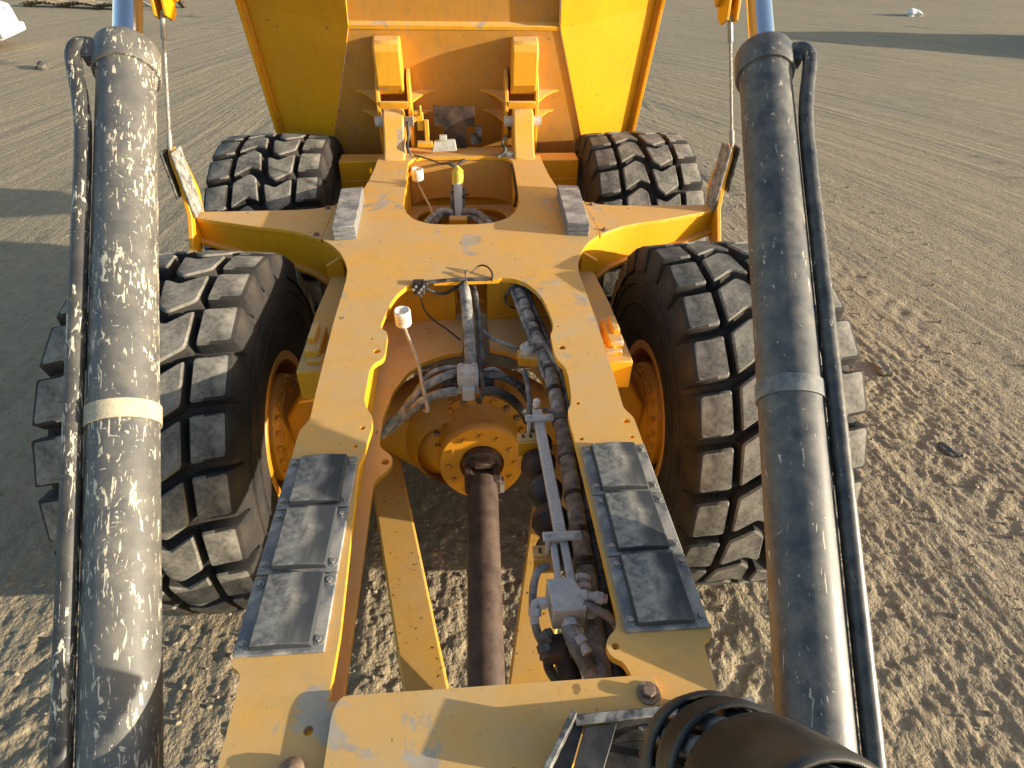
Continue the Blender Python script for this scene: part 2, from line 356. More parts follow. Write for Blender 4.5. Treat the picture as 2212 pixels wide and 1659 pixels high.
def ground_mat():
    k = N('sandy_yard_soil')
    a = k.noise(.30, 5, .6); b = k.noise(3.2, 6, .62); c = k.noise(26, 4, .65)
    # wheel tracks sweep round: bend the lookup with distance
    sp = k.n('ShaderNodeSeparateXYZ', {0: k.co()})
    yc = k.n('ShaderNodeClamp', {0: sp.outputs[1], 1: -4.0, 2: 60.0}).outputs[0]
    y2 = k.n('ShaderNodeMath', {0: yc, 1: yc}, operation='MULTIPLY').outputs[0]
    m = k.ramp(sp.outputs[0], -2.5, 3.0); m2 = k.ramp(sp.outputs[0], -1.0, -6.0)
    mm = k.n('ShaderNodeMath', {0: m, 1: .016}, operation='MULTIPLY').outputs[0]; mm2 = k.n('ShaderNodeMath', {0: m2, 1: -.006}, operation='MULTIPLY').outputs[0]
    co_ = k.n('ShaderNodeMath', {0: mm, 1: mm2}, operation='ADD').outputs[0]
    bend = k.n('ShaderNodeMath', {0: y2, 1: co_}, operation='MULTIPLY').outputs[0]
    sx = k.n('ShaderNodeMath', {0: sp.outputs[0], 1: bend}, operation='ADD').outputs[0]
    def track(fx, fy, sc, det, rg=.6):
        X_ = k.n('ShaderNodeMath', {0: sx, 1: fx}, operation='MULTIPLY').outputs[0]; Y_ = k.n('ShaderNodeMath', {0: sp.outputs[1], 1: fy}, operation='MULTIPLY').outputs[0]
        v = k.n('ShaderNodeCombineXYZ', {0: X_, 1: Y_}).outputs[0]; return k.noise(sc, det, rg, v)
    t1 = track(1, .06, 1.5, 6); t2 = track(1, .12, 6, 5, .65); t3 = track(1, .3, 16, 4)
    col = k.mix(k.ramp(a, .35, .68), (0.325, 0.258, 0.166), (0.285, 0.236, 0.166))
    col = k.mix(k.math('MULTIPLY', k.ramp(t1, .50, .66), .42), col, (0.195, 0.168, 0.125))
    col = k.mix(k.math('MULTIPLY', k.ramp(t2, .50, .66), .50), col, (0.375, 0.305, 0.198))
    col = k.mix(k.math('MULTIPLY', k.ramp(b, .45, .70), .40), col, (0.37, 0.305, 0.200))
    col = k.mix(k.math('MULTIPLY', k.ramp(c, .52, .70), .45), col, (0.165, 0.138, 0.098))
    e_ = k.noise(9, 5, .68); col = k.mix(k.math('MULTIPLY', k.ramp(e_, .50, .64), .42), col, (0.185, 0.152, 0.105)); col = k.mix(k.math('MULTIPLY', k.ramp(k.noise(13, 4, .65), .56, .68), .40), col, (0.43, 0.355, 0.235))
    st = k.ramp(k.noise(.42, 4, .6, k.co((.8, 1.0, 1))), .655, .70); col = k.mix(k.math('MULTIPLY', st, .55), col, (0.105, 0.095, 0.08))
    f2 = k.noise(85, 3, .6)
    h1 = k.math('ADD', k.math('MULTIPLY', c, .42), k.math('ADD', k.math('MULTIPLY', f2, .30), k.math('MULTIPLY', k.vor(48, None, 'F1'), .25)))
    h1 = k.n('ShaderNodeMath', {0: h1, 1: k.n('ShaderNodeMath', {0: k.noise(11, 4, .65), 1: .8}, operation='MULTIPLY').outputs[0]}, operation='ADD').outputs[0]
    hgt = k.n('ShaderNodeMath', {0: h1, 1: k.n('ShaderNodeMath', {0: k.n('ShaderNodeMath', {0: t2, 1: .9}, operation='MULTIPLY').outputs[0], 1: k.n('ShaderNodeMath', {0: t3, 1: .55}, operation='MULTIPLY').outputs[0]}, operation='ADD').outputs[0]}, operation='ADD').outputs[0]
    t4 = track(1, .05, 3.2, 5, .62)
    far = k.n('ShaderNodeMath', {0: k.n('ShaderNodeMath', {0: t4, 1: k.ramp(sp.outputs[1], 4.0, 14.0, .6, 3.4)}, operation='MULTIPLY').outputs[0], 1: hgt}, operation='ADD').outputs[0]
    return k.out(col, .95, 0, far, .85, .024, .15)
g = link('ground', me, ground_mat()); g['kind'] = 'structure'
def gz(x, y): return float(ground_height(np.array([float(x)]), np.array([float(y)]))[0])+ZG

# ------------------------------------------------------------------ the truck
truck = link('dump_truck', None); truck.location = TRUCK_BASE; truck['category'] = 'dump truck'
truck['label'] = 'yellow articulated dump truck with raised body, seen over its rear frame'
Y1, Y2, WX, TR = 2.898, 5.188, 1.45, 0.90
K = 1.142; ZA = ZG+TR*K     # wheel size factor, axle height

# ---- wheels
ZIG = [(-.352, .044), (-.196, .022), (-.080, -.056), (.080, .056), (.196, -.022), (.352, -.044)]
PITCH = 2*math.pi*TR/24; GAP = .0235
def zig(s):
    for (a, p), (b, q) in zip(ZIG, ZIG[1:]):
        if a <= s <= b: return p+(q-p)*(s-a)/(b-a)
    return ZIG[0][1] if s < 0 else ZIG[-1][1]
def lug_mesh(kind):
    g = GAP
    if kind == 'so': ss = [.212, .28, .352]
    elif kind == 'si': ss = [-.352, -.28, -.212]
    elif kind == 'co': ss = [.026, .080, .130, .184]
    else: ss = [-.184, -.130, -.080, -.026]
    lo = [(s, zig(s)-PITCH/2+g) for s in ss]; hi = [(s, zig(s)+PITCH/2-g) for s in ss]
    if kind == 'co': lo[0] = (.010, zig(.010)-PITCH/2+g+.020); hi[0] = (.034, zig(.034)+PITCH/2-g-.006)
    if kind == 'ci': lo[-1] = (-.034, zig(-.034)-PITCH/2+g+.006); hi[-1] = (-.010, zig(-.010)+PITCH/2-g-.020)
    P = rnd(lo+hi[::-1], .016, 2)
    cx = sum(p[0] for p in P)/len(P); cy = sum(p[1] for p in P)/len(P)
    def ring(inset, top, base, side):
        out = []
        for s, a in P:
            d = Vector((cx-s, cy-a)); k = inset/max(d.length, .02); s2, a2 = s+d.x*k, a+d.y*k
            e = min(1, max(0, (abs(s)-.325)/.02)); r = top-.115*max(0, abs(s2)-.02)**1.6
            if base: r = base*(1-e)+.765*e
            s2 = s2*(1-e)+math.copysign(side, s)*e if side else s2
            th = a2/TR; out.append((K*s2, -math.sin(th)*r*K, math.cos(th)*r*K))
        return out
    r0 = ring(.013, .903, 0, 0); r1 = ring(.003, .895, 0, .357); r2 = ring(-.010, .9, .832, .375)
    b = B(); n = len(P); b.add(r0+r1+r2, [tuple(range(n))]+[(i, (i+1) % n, n+(i+1) % n, n+i) for i in range(n)]+[(n+i, n+(i+1) % n, 2*n+(i+1) % n, 2*n+i) for i in range(n)])
    me = b.mesh('tread_lug', 28); me.materials.append(M_LUG); me.materials.append(M_LUGSIDE)
    for p in me.polygons: p.material_index = 0 if len(p.vertices) > 4 or p.area < 0 else (0 if (p.center.y**2+p.center.z**2)**.5 > .888*K else 1)
    return me
LUGS = {}
for kd in ('so', 'si', 'co', 'ci'):
    LUGS[kd] = lug_mesh(kd)
prof = [(-.30, .350), (-.335, .385), (-.352, .46), (-.370, .56), (-.376, .66), (-.370, .735), (-.358, .785), (-.335, .818), (-.30, .832), (-.15, .837), (0, .839)]
prof = [(x*K, r*K) for x, r in prof+[(-x, r) for x, r in prof[-2::-1]]]
tb = B(); tb.lathe(prof, (0, 0, 0), (1, 0, 0), 96)
for rr in (.70, .60): tb.lathe([(x*K, r*K) for x, r in ((-.374, rr+.006), (-.381, rr+.003), (-.381, rr-.003), (-.372, rr-.008))], (0, 0, 0), (1, 0, 0), 96)
TYRE = tb.mesh('wheel', 50); TYRE.materials.append(M_TYRE)
rb = B(); rb.lathe([(x*K, r*K) for x, r in ((-.30, .345), (-.338, .352), (-.345, .392), (-.332, .402), (-.318, .395), (-.30, .36), (-.20, .33), (-.05, .325), (.10, .325), (.30, .345), (.335, .39))], (0, 0, 0), (1, 0, 0), 64)
rb.lathe([(.02, .325*K), (.0, .25), (.05, .0)], (0, 0, 0), (1, 0, 0), 48)
RIM = rb.mesh('rim', 40); RIM.materials.append(M_AXLE)
hb = B(); hb.lathe([(x*K, r*K) for x, r in ((-.52, .0), (-.52, .15), (-.40, .17), (-.36, .25), (-.335, .275), (-.30, .28), (-.28, .27), (-.10, .26), (.0, .25))], (0, 0, 0), (1, 0, 0), 48)
for i in range(10):
    a = 2*math.pi*i/10; hb.box((-.33*K, math.cos(a)*.235*K, math.sin(a)*.235*K), (.10, .025, .125), Matrix.Rotation(a, 3, 'X'))
HUB = hb.mesh('hub', 35); HUB.materials.append(M_AXLE)
def make_wheel(side, Y, spin):
    w = link('wheel', TYRE, None, truck, (side*WX, Y, ZA), (0, 0, 0 if side > 0 else math.pi))
    link('rim', RIM, None, w); h = link('hub', HUB, None, w)
    for i in range(22):
        a = 2*math.pi*i/22; bolt(w, (-.352*K, math.cos(a)*.262*K, math.sin(a)*.262*K), (-1, 0, 0), .013, .018, M_AXLE, 1.2, 'hub_bolt')
    rest = B()
    for k in range(24):
        th = k*15+spin
        seen = -42 <= ((th+180) % 360)-180 <= 138
        for kd, off in (('so', 0), ('si', 0), ('co', 0), ('ci', 0)):
            ang = R(th)*side
            if seen: link('tread_lug', LUGS[kd], None, w, None, (ang, 0, 0))
            else:
                m = Matrix.Rotation(ang, 3, 'X'); me = LUGS[kd]
                rest.add([m @ v.co for v in me.vertices], [tuple(p.vertices) for p in me.polygons])  # rear and underside lugs
    o = rest.obj('tread', M_LUG, w, 28); o['kind'] = 'stuff'
    return w
make_wheel(1, Y1, 4); make_wheel(-1, Y1, 9); make_wheel(1, Y2, 1); make_wheel(-1, Y2, 7)

# ---- rear frame
def fr(name='frame'): return name
outR = [(.60, .10), (.592, .66), (.598, .860), (.612, .878), (.632, .888), (.630, .91), (.632, 1.63), (.632, 1.80), (.605, 1.862), (.612, 2.05), (.622, 2.55), (.620, 3.0), (.630, 3.12), (.655, 3.22), (.695, 3.33), (.750, 3.43), (.832, 3.53), (.832, 4.09), (.77, 4.16), (.715, 4.26), (.682, 4.37), (.660, 4.58), (.648, 4.85), (.645, 5.11), (.635, 5.125)]
outer = rnd([(.40, .70), (.590, .70)]+outR[2:], .015, 2)+rnd(mirror(outR), .015, 2)
frontL = [(-.370, .76), (-.366, .96), (-.392, 1.60), (-.380, 1.66), (-.374, 1.735), (-.366, 1.80), (-.370, 1.865), (-.398, 1.915), (-.414, 1.97), (-.414, 2.17), (-.400, 2.222), (-.366, 2.255), (-.359, 2.29), (-.360, 2.45), (-.372, 2.484), (-.400, 2.51), (-.396, 2.56), (-.386, 2.64), (-.370, 2.74), (-.345, 2.83), (-.305, 2.91), (-.250, 2.960), (-.16, 2.982)]
frontR = [(.18, 2.990), (.265, 2.972), (.320, 2.925), (.360, 2.85), (.388, 2.765), (.405, 2.62), (.411, 2.51), (.402, 2.45), (.385, 2.41), (.383, 2.25), (.392, 2.20), (.416, 2.15), (.420, 2.08), (.412, 1.96), (.402, 1.895), (.383, 1.860), (.379, 1.80), (.384, 1.60), (.386, .965), (.376, .925), (.352, .905), (.339, .885), (.339, .862), (.350, .842), (.372, .832), (.386, .80), (.386, .76)]
rear_h = [(-.30, 5.085), (-.37, 5.05), (-.402, 4.97), (-.404, 4.80), (-.392, 4.30), (-.386, 4.06), (-.360, 3.92), (-.305, 3.805), (-.21, 3.735), (-.10, 3.715), (.10, 3.715), (.19, 3.735), (.290, 3.805), (.350, 3.92), (.386, 4.06), (.402, 4.40), (.412, 4.80), (.410, 4.97), (.375, 5.06), (.30, 5.09)]
def arc_hole(x, y, r, n=10): return [(x+r*math.cos(2*math.pi*i/n), y+r*math.sin(2*math.pi*i/n)) for i in range(n)]
smallh = [arc_hole(-.395, 2.315, .016), arc_hole(.425, 2.30, .016), arc_hole(-.40, 1.80, .010), arc_hole(-.415, 1.70, .008), arc_hole(.43, 1.90, .008), arc_hole(.60, 1.78, .013), arc_hole(.41, 1.69, .008), arc_hole(.60, 1.69, .008), arc_hole(-.43, 2.42, .007), arc_hole(.43, 2.48, .006), arc_hole(-.405, .715, .012), arc_hole(.362, .874, .010)]
ftop = plate('frame_top_plate', outer, [rnd(frontL, .02, 2)+rnd(frontR, .02, 2), rnd(rear_h, .03, 2)]+smallh, 1.475, 1.500, M_TOP, truck)
ftop['label'] = 'dusty yellow top plate of the rear frame with two large openings'
for s in (-1, 1):
    b = B(); b.box((s*.445, 1.75, 1.355), (.02, 1.94, .24)); b.obj('frame_web', M_YEL, truck, None, .003)
    b = B(); b.box((s*.575, 1.90, 1.355), (.02, 2.22, .24)); b.obj('frame_web', M_YEL, truck, None, .003)
    b = B(); b.box((s*.60, 3.9, 1.32), (.022, 1.78, .309)); b.obj('frame_web', M_FRAMEIN, truck, None, .003)
    b = B(); b.box((s*.425, 4.42, 1.27), (.018, 1.36, .409)); b.obj('frame_web', M_YEL, truck, None, .003)
# lower flanges with the bolt lug
lowL = [(-.60, .10), (-.388, .10), (-.388, 1.76), (-.375, 1.80), (-.342, 1.835), (-.322, 1.875), (-.325, 1.92), (-.35, 1.95), (-.380, 1.98), (-.388, 2.03), (-.385, 2.18), (-.355, 2.36), (-.30, 2.50), (-.22, 2.60), (-.12, 2.66), (-.02, 2.685), (-.02, 3.02), (-.60, 3.02)]
plate('frame_lower_flange', rnd(lowL, .012, 2), [arc_hole(-.352, 1.89, .016)], 1.212, 1.236, M_FRAMEIN, truck, .003)
lowR = [(.60, .80), (.60, 3.02), (.12, 3.02), (.12, 2.70), (.22, 2.66), (.31, 2.56), (.36, 2.42), (.385, 2.2), (.392, 1.9), (.392, .80)]
plate('frame_lower_flange', rnd(lowR, .012, 2), [], 1.212, 1.236, M_FRAMEIN, truck, .003)
# cross walls below the top plate
b = B(); b.box((-.245, 3.012, 1.355), (.38, .02, .238)); b.obj('frame_cross_wall', M_FRAMEIN, truck, None, .003)
b = B(); b.box((.285, 3.012, 1.355), (.33, .02, .238)); b.obj('frame_cross_wall', M_FRAMEIN, truck, None, .003)
b = B(); b.box((.035, 3.30, 1.33), (.17, .02, .26)); b.box((-.062, 3.16, 1.33), (.018, .28, .27)); b.box((.128, 3.16, 1.33), (.018, .28, .27)); b.obj('frame_recess', M_FRAMEIN, truck)
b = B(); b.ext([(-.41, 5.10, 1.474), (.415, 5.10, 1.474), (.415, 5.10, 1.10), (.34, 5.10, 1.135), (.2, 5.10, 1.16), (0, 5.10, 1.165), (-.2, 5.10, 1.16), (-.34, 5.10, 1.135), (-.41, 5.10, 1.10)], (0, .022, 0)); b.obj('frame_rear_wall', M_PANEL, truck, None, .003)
b = B(); b.box((0, 3.70, 1.30), (.83, .02, .35)); b.obj('frame_cross_wall', M_FRAMEIN, truck, None, .003)
lowrear = [(-.60, 3.68), (.60, 3.68), (.60, 5.10), (-.60, 5.10)]
plate('frame_lower_flange', lowrear, [rnd([(-.33, 4.05), (.33, 4.05), (.36, 4.9), (.25, 5.02), (-.25, 5.02), (-.36, 4.9)], .10, 4)], 1.08, 1.10, M_FRAMEIN, truck, .003)
b = B(); b.box((0, 5.17, .93), (.90, .03, .78)); b.obj('opening_dark_wall', M_FRAMEIN, truck, None, .004)  # wall added behind the arch to shut out lit ground and darken it
# rear deck strip between the hinge posts
b = B(); b.box((.0, 5.26, 1.455), (.86, .25, .07)); b.obj('rear_cross_beam', M_TOP, truck, None, .008)
for s in (-1, 1):
    # hinge posts rising to the body pivots
    x = s*.515; pr = [(5.00, 1.44), (5.00, 1.502), (5.10, 1.56), (5.17, 1.66), (5.20, 1.74), (5.235, 1.79), (5.29, 1.815), (5.35, 1.80), (5.39, 1.755), (5.40, 1.69), (5.39, 1.60), (5.39, 1.44)]
    b = B(); b.ext([(x-.082, y, z) for y, z in pr], (.164, 0, 0)); b.obj('hinge_post', M_TOP, truck, 40, .014, 3)
    # outriggers behind the frame
    b = B(); b.box((s*.80, 5.28, 1.36), (.36, .20, .16)); b.box((s*.80, 5.19, 1.20), (.36, .03, .18)); b.obj('rear_outrigger', M_BODY, truck, None, .006)

# ---- outrigger arms carrying the stop cables
for s in (-1, 1):
    pts = [(.837, 3.535), (.90, 3.585), (1.0, 3.655), (1.12, 3.705), (1.28, 3.75), (1.67, 3.895), (1.69, 4.0), (1.33, 4.005), (1.05, 4.01), (.95, 4.03), (.837, 4.085)]
    if s < 0: pts = mirror(pts)
    arm = plate('outrigger_arm', rnd(pts, .01, 2), [], 1.470, 1.495, M_TOP, truck, .004)
    arm['label'] = 'dusty yellow outrigger arm reaching out over the rear tyres'
    line = [(.70, 3.36), (.76, 3.455), (.83, 3.545), (.93, 3.63), (1.05, 3.695), (1.18, 3.735), (1.30, 3.77), (1.68, 3.91)]
    zb = [1.12, 1.17, 1.22, 1.25, 1.27, 1.285, 1.30, 1.36]
    b = B(); n = len(line)
    f = [(s*x, y, 1.474) for x, y in line]; l = [(s*x, y, z) for (x, y), z in zip(line, zb)]
    f2 = [(s*(x-.012), y+.02, 1.474) for x, y in line]; l2 = [(s*(x-.012), y+.02, z) for (x, y), z in zip(line, zb)]
    b.add(f+l+f2+l2, [(i, i+1, n+i+1, n+i) for i in range(n-1)]+[(2*n+i, 3*n+i, 3*n+i+1, 2*n+i+1) for i in range(n-1)]+[(n+i, n+i+1, 3*n+i+1, 3*n+i) for i in range(n-1)]+[(0, n, 3*n, 2*n), (n-1, 2*n-1, 4*n-1, 3*n-1)])
    b.obj('arm_web', M_BODY, arm, 40)
    b = B(); lo = [(s*x, y-.055, z) for (x, y), z in zip(line[1:], zb[1:])]; hi = [(s*x, y+.075, z) for (x, y), z in zip(line[1:], zb[1:])]; n = len(lo)
    b.add(lo+hi+[(x, y, z-.018) for x, y, z in lo]+[(x, y, z-.018) for x, y, z in hi], [(i, i+1, n+i+1, n+i) for i in range(n-1)]+[(2*n+i, 3*n+i, 3*n+i+1, 2*n+i+1) for i in range(n-1)]+[(i, 2*n+i, 2*n+i+1, i+1) for i in range(n-1)]+[(n+i, n+i+1, 3*n+i+1, 3*n+i) for i in range(n-1)]+[(0, n, 3*n, 2*n), (n-1, 3*n-1, 4*n-1, 2*n-1)])
    b.obj('arm_flange', M_BODY, arm, 40)
    # end plate leaning out, with bolted clamp strip and rope eye
    pl = [(3.80, 1.285), (3.775, 1.32), (3.86, 1.52), (3.885, 1.70), (3.885, 1.84), (3.90, 1.895), (3.935, 1.905), (3.965, 1.88), (3.98, 1.78), (4.0, 1.60), (3.97, 1.44), (3.90, 1.33), (3.84, 1.275)]
    pl = [(3.93+(y-3.90)*1.75, z) for y, z in pl]
    b = B(); b.ext([(s*(1.672+.07*max(0, z-1.45)), y, z) for y, z in pl], (s*.028, 0, 0)); b.obj('arm_end_plate', M_BODY, arm, None, .004)
    b = B(); b.bar((s*1.666, 3.95, 1.50), (s*1.692, 3.95, 1.90), .014, .15, (0, 1, 0)); b.obj('cable_clamp_plate', M_HOSEG, arm, None, .004)
    b = B(); b.bar((s*1.740, 3.95, 1.62), (s*1.756, 3.95, 1.90), .014, .14, (0, 1, 0)); b.obj('cable_clamp_plate', M_HOSE, arm, None, .004)
    for k in range(6): bolt(arm, (s*(1.661+.006*k), 3.93, 1.56+.06*k), (-s, 0, 0), .008, .010, M_STEEL)
    for y, x in ((3.60, .875), (4.03, .875)): bolt(arm, (s*x, y, 1.495), (0, 0, 1), .012, .016, M_BOLT)
    # bracket tab hanging under the arm root
    b = B(); b.ext([(s*.70, 3.37, 1.46), (s*.80, 3.37, 1.40), (s*.80, 3.37, 1.17), (s*.775, 3.37, 1.135), (s*.735, 3.37, 1.135), (s*.70, 3.37, 1.16)], (0, .03, 0)); b.obj('arm_tab', M_BODY, arm, None, .004)
    # rope with ferrules up to the body lug
    A = V(s*1.716, 3.93, 1.90); T = V(s*1.604, 4.10, 2.60)
    rope = B(); d = (T-A)
    for j in range(5):
        ptsr = []
        for i in range(61):
            t = .12+.70*i/60; c = A+d*t; an = 2*math.pi*(j/5+i/6.0); ptsr.append(c+V(math.cos(an), math.sin(an), 0)*.0052)
        rope.tube(ptsr, .0050, 5, False, 0)
    ro = rope.obj('stop_cable', M_WROPE, truck, 60)
    b = B(); b.tube([A, A+d*.03, A+d*.055, A+d*.13], .013, 10, True, 0, lambda t: .75+.4*(t > .2)); b.obj('cable_ferrule', M_WROPE, ro, 50)
    b = B(); b.tube([A+d*.80, A+d*.81, A+d*.915, A+d*.93, T], .016, 10, True, 0, lambda t: 1.0 if .1 < t < .8 else .75); b.obj('cable_ferrule', M_WROPE, ro, 50)

# ---- rubber support pads along the rails
for s in (-1, 1):
    for i, (ya, yb) in enumerate(((1.403, 1.637), (1.155, 1.397), (.907, 1.149))):
        xc = s*.5135; yc = (ya+yb)/2
        po = link('support_pad', None, None, truck); 
        b = B(); b.box((0, 0, .006), (.232, yb-ya, .012)); me = b.mesh('support_pad'); me.materials.append(M_PADPLATE); po_mesh = me
        bpy.data.objects.remove(po)
        po = link('support_pad', me, None, truck, (xc, yc, 1.5005), (0, 0, R(random.uniform(-.4, .4))))
        bv = po.modifiers.new('bevel', 'BEVEL'); bv.width = .003; bv.segments = 2
        dx = -s*.004; L = yb-ya; hh = .020
        b = B(); lo = [(-.082, -L/2+.012), (.082, -L/2+.012), (.082, L/2-.006), (-.082, L/2-.006)]
        # slightly ridged rubber block
        prof_ = [(-.082, 0), (-.078, hh), (-.02, hh+.004), (.0, hh+.006), (.02, hh+.004), (.078, hh), (.082, 0)]
        b.prism([(x+dx, -L/2+.010, .012+z) for x, z in prof_], [(x+dx, L/2-.008, .012+z) for x, z in prof_])
        b.obj('rubber_block', M_PAD, po, None, .004)
        for bx in (-.098, .098):
            for by in (-L/2+.03, L/2-.03): bolt(po, (bx, by, .012), (0, 0, 1), .0085, .011, M_ZINC)
    # tall stacked rest blocks beside the arms
    ang = R(0)
    xb = [(.655, 4.185), (.795, 4.155), (.757, 3.50), (.628, 3.52)]
    for k in range(3):
        z0 = 1.5005+k*.0275; b = B(); b.prism([(s*x, y, z0) for x, y in xb], [(s*x, y, z0+.026) for x, y in xb])
        if k == 0: rest = b.obj('rest_block', M_BLOCK, truck, None, .003)
        else: b.obj('rest_shim', M_BLOCK, rest, None, .003)

# ---- front cross plate
cp = [(-.352, .30), (-.352, .745), (-.335, .782), (.43, .782), (.438, .772), (.444, .705), (.20, .69), (.10, .30)]
crs = plate('front_cross_plate', rnd(cp, .02, 3), [arc_hole(.070, .585, .010)], 1.503, 1.520, M_TOP, truck, .006)
b = B(); b.box((-.13, .52, 1.36), (.44, .46, .27)); b.obj('front_cross_box', M_YEL, crs, None, .01)
bolt(crs, (.412, .735, 1.520), (0, 0, 1), .017, .020, M_BOLT, 1.7)
b = B(); b.lathe([(0, .030), (.012, .030), (.02, .024), (.026, .012), (.028, 0)], (-.425, .625, 1.5), (0, 0, 1), 20); b.obj('rail_bolt', M_BOLT, truck, 50)

# ------------------------------------------------------------------ raised dump body (underside faces the camera)
SL = R(70); NB = V(0, -math.sin(SL), -math.cos(SL)); WB = V(0, -math.cos(SL), math.sin(SL)); OB = V(0, 5.75, 1.5)
def bp(x, w, o=0.0): return OB + WB*w + NB*o + V(x, 0, 0)
def sheet(b, quad, t=.012):
    q = [Vector(p) for p in quad]; n = (q[1]-q[0]).cross(q[2]-q[0]).normalized()
    b.prism(q, [p+n*t for p in q])
b = B()
sheet(b, [bp(-1.00, -.50), bp(1.00, -.50), bp(1.10, -.06), bp(.80, .905), bp(-.80, .905), bp(-1.10, -.06)], -.012)
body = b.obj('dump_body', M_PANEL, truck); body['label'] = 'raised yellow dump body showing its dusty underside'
b = B(); sheet(b, [bp(-.80, .905, .0), bp(.80, .905, .0), bp(.80, .935, -.06), bp(-.80, .935, -.06)], -.01); b.obj('floor_ledge', M_TOP, body)
b = B(); b.box(bp(0, .915, -.005), (1.60, .022, .03), Matrix.Rotation(R(20), 3, 'X')); b.obj('floor_rib', M_TOP, body, None, .003)
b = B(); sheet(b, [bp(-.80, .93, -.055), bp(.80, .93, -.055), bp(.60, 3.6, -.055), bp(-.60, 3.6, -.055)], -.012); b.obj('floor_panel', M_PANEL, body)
for s in (-1, 1):
    # slanting flank
    b = B(); E_ = [bp(s*1.10, -.06), bp(s*.80, .92), bp(s*.60, 3.6)]; F_ = [bp(s*1.545, -.25, -.164), bp(s*1.60, .92, -.34), bp(s*1.66, 3.6, -.45)]
    for i in range(2): sheet(b, [E_[i], E_[i+1], F_[i+1], F_[i]], -.012*s)
    b.obj('floor_flank', M_BODY, body)
    # edge channel and lip
    G_ = [p+V(s*.055, 0, 0)+NB*.035 for p in F_]; H_ = [p+V(s*.10, 0, 0)-NB*.0 for p in F_]
    b = B()
    for i in range(2): sheet(b, [F_[i], F_[i+1], G_[i+1]+V(0, 0, 0), G_[i]], .01*s)
    b.obj('edge_channel', M_AXLE, body)
    b = B()
    for i in range(2): b.bar(G_[i], G_[i+1], .03, .05, NB)
    b.obj('edge_lip', M_BODY, body, None, .004)
    # side wall running back from the lip, with the swept tail
    b = B(); sw = [(3.6, .34), (-.34, .33), (-.75, .85), (-1.24, 1.30), (-1.24, 1.94), (-.6, 1.90), (3.6, 1.60)]
    b.ext([bp(s*1.615, w_, -u_) for w_, u_ in sw], (s*.014, 0, 0)); b.obj('side_wall', M_BODY, body)
    # hinge beam: wedge box on the floor
    xo, xi = s*.635, s*.425
    def hb_(x): return [bp(x, .86, 0), bp(x, .86, .10), bp(x, .81, .15), bp(x, .57, .20), bp(x, .47, .16), bp(x, .40, 0)]
    b = B(); b.prism(hb_(xo), hb_(xi)); b.obj('hinge_beam', M_TOP, body, None, .018, 3)
    for xx in (s*.515-.124, s*.515+.124):
        c = [bp(xx, .60, 0), bp(xx, .58, .13), bp(xx, .44, .23), bp(xx, .26, .27), bp(xx, .10, .31), bp(xx, -.02, .31), bp(xx, -.06, .27), bp(xx, -.06, .15), bp(xx, .02, 0)]
        b = B(); b.ext([p+V(-.014, 0, 0) for p in c], (.028, 0, 0)); b.obj('hinge_cheek', M_TOP, body, None, .005)
        so_ = 1 if xx > s*.515 else -1
        for wz, L in ((.40, .19), (.22, .16)):
            g0 = [bp(xx+so_*.014, wz, 0), bp(xx+so_*.014, wz, .17), bp(xx+so_*(.014+L*.4), wz, .075), bp(xx+so_*(.014+L*.75), wz, .022), bp(xx+so_*(.014+L), wz, .004), bp(xx+so_*(.014+L), wz, 0)]
            b = B(); b.ext(g0, WB*.014); b.obj('gusset', M_TOP, body)
    b = B(); b.bar(bp(s*.515-.112, .42, .225), bp(s*.515+.112, .42, .225), .06, .024, NB); b.obj('hinge_bridge', M_TOP, body, None, .004)
    b = B(); b.lathe([(-.15, .0), (-.15, .04), (.15, .04), (.15, 0)], (s*.515, 5.30, 1.715), (1, 0, 0), 20); b.obj('hinge_pin', M_STEEL, body, 40)
    b = B(); b.box(bp(s*.515, .13, .08), (.18, .05, .05)); b.obj('hinge_seal', M_BLACK, body)
    # lug that holds the stop cable
    T = V(s*1.604, 4.10, 2.60)
    for dx in (-.028, .028):
        k = [T+V(s*.0+dx, -.05, -.02), T+V(dx, .03, -.055), T+V(dx, .10, -.03), T+V(dx, .16, .14), T+V(dx, -.02, .16)]
        b = B(); b.ext([p+V(-.008, 0, 0) for p in k], (.016, 0, 0)); b.obj('cable_lug', M_BODY, body, None, .003)
    b = B(); b.bar(T+V(0, .06, .07), bp(s*1.50, 2.1, .05), .12, .12); b.obj('cable_arm', M_BODY, body, None, .008)
# rear tail lip and headboard
b = B(); sheet(b, [bp(-1.60, -.45, -.56), bp(1.60, -.45, -.56), bp(1.60, -1.24, -1.30), bp(-1.60, -1.24, -1.30)], .012); b.obj('tail_chute', M_BODY, body)
b = B(); sheet(b, [bp(-.6, 3.6, -.05), bp(.6, 3.6, -.05), bp(1.6, 3.7, -.36), bp(-1.6, 3.7, -.36)], .012); sheet(b, [bp(-1.6, 3.7, -.36), bp(1.6, 3.7, -.36), bp(1.6, 3.8, -1.3), bp(-1.6, 3.8, -1.3)], .012); b.obj('headboard', M_BODY, body)
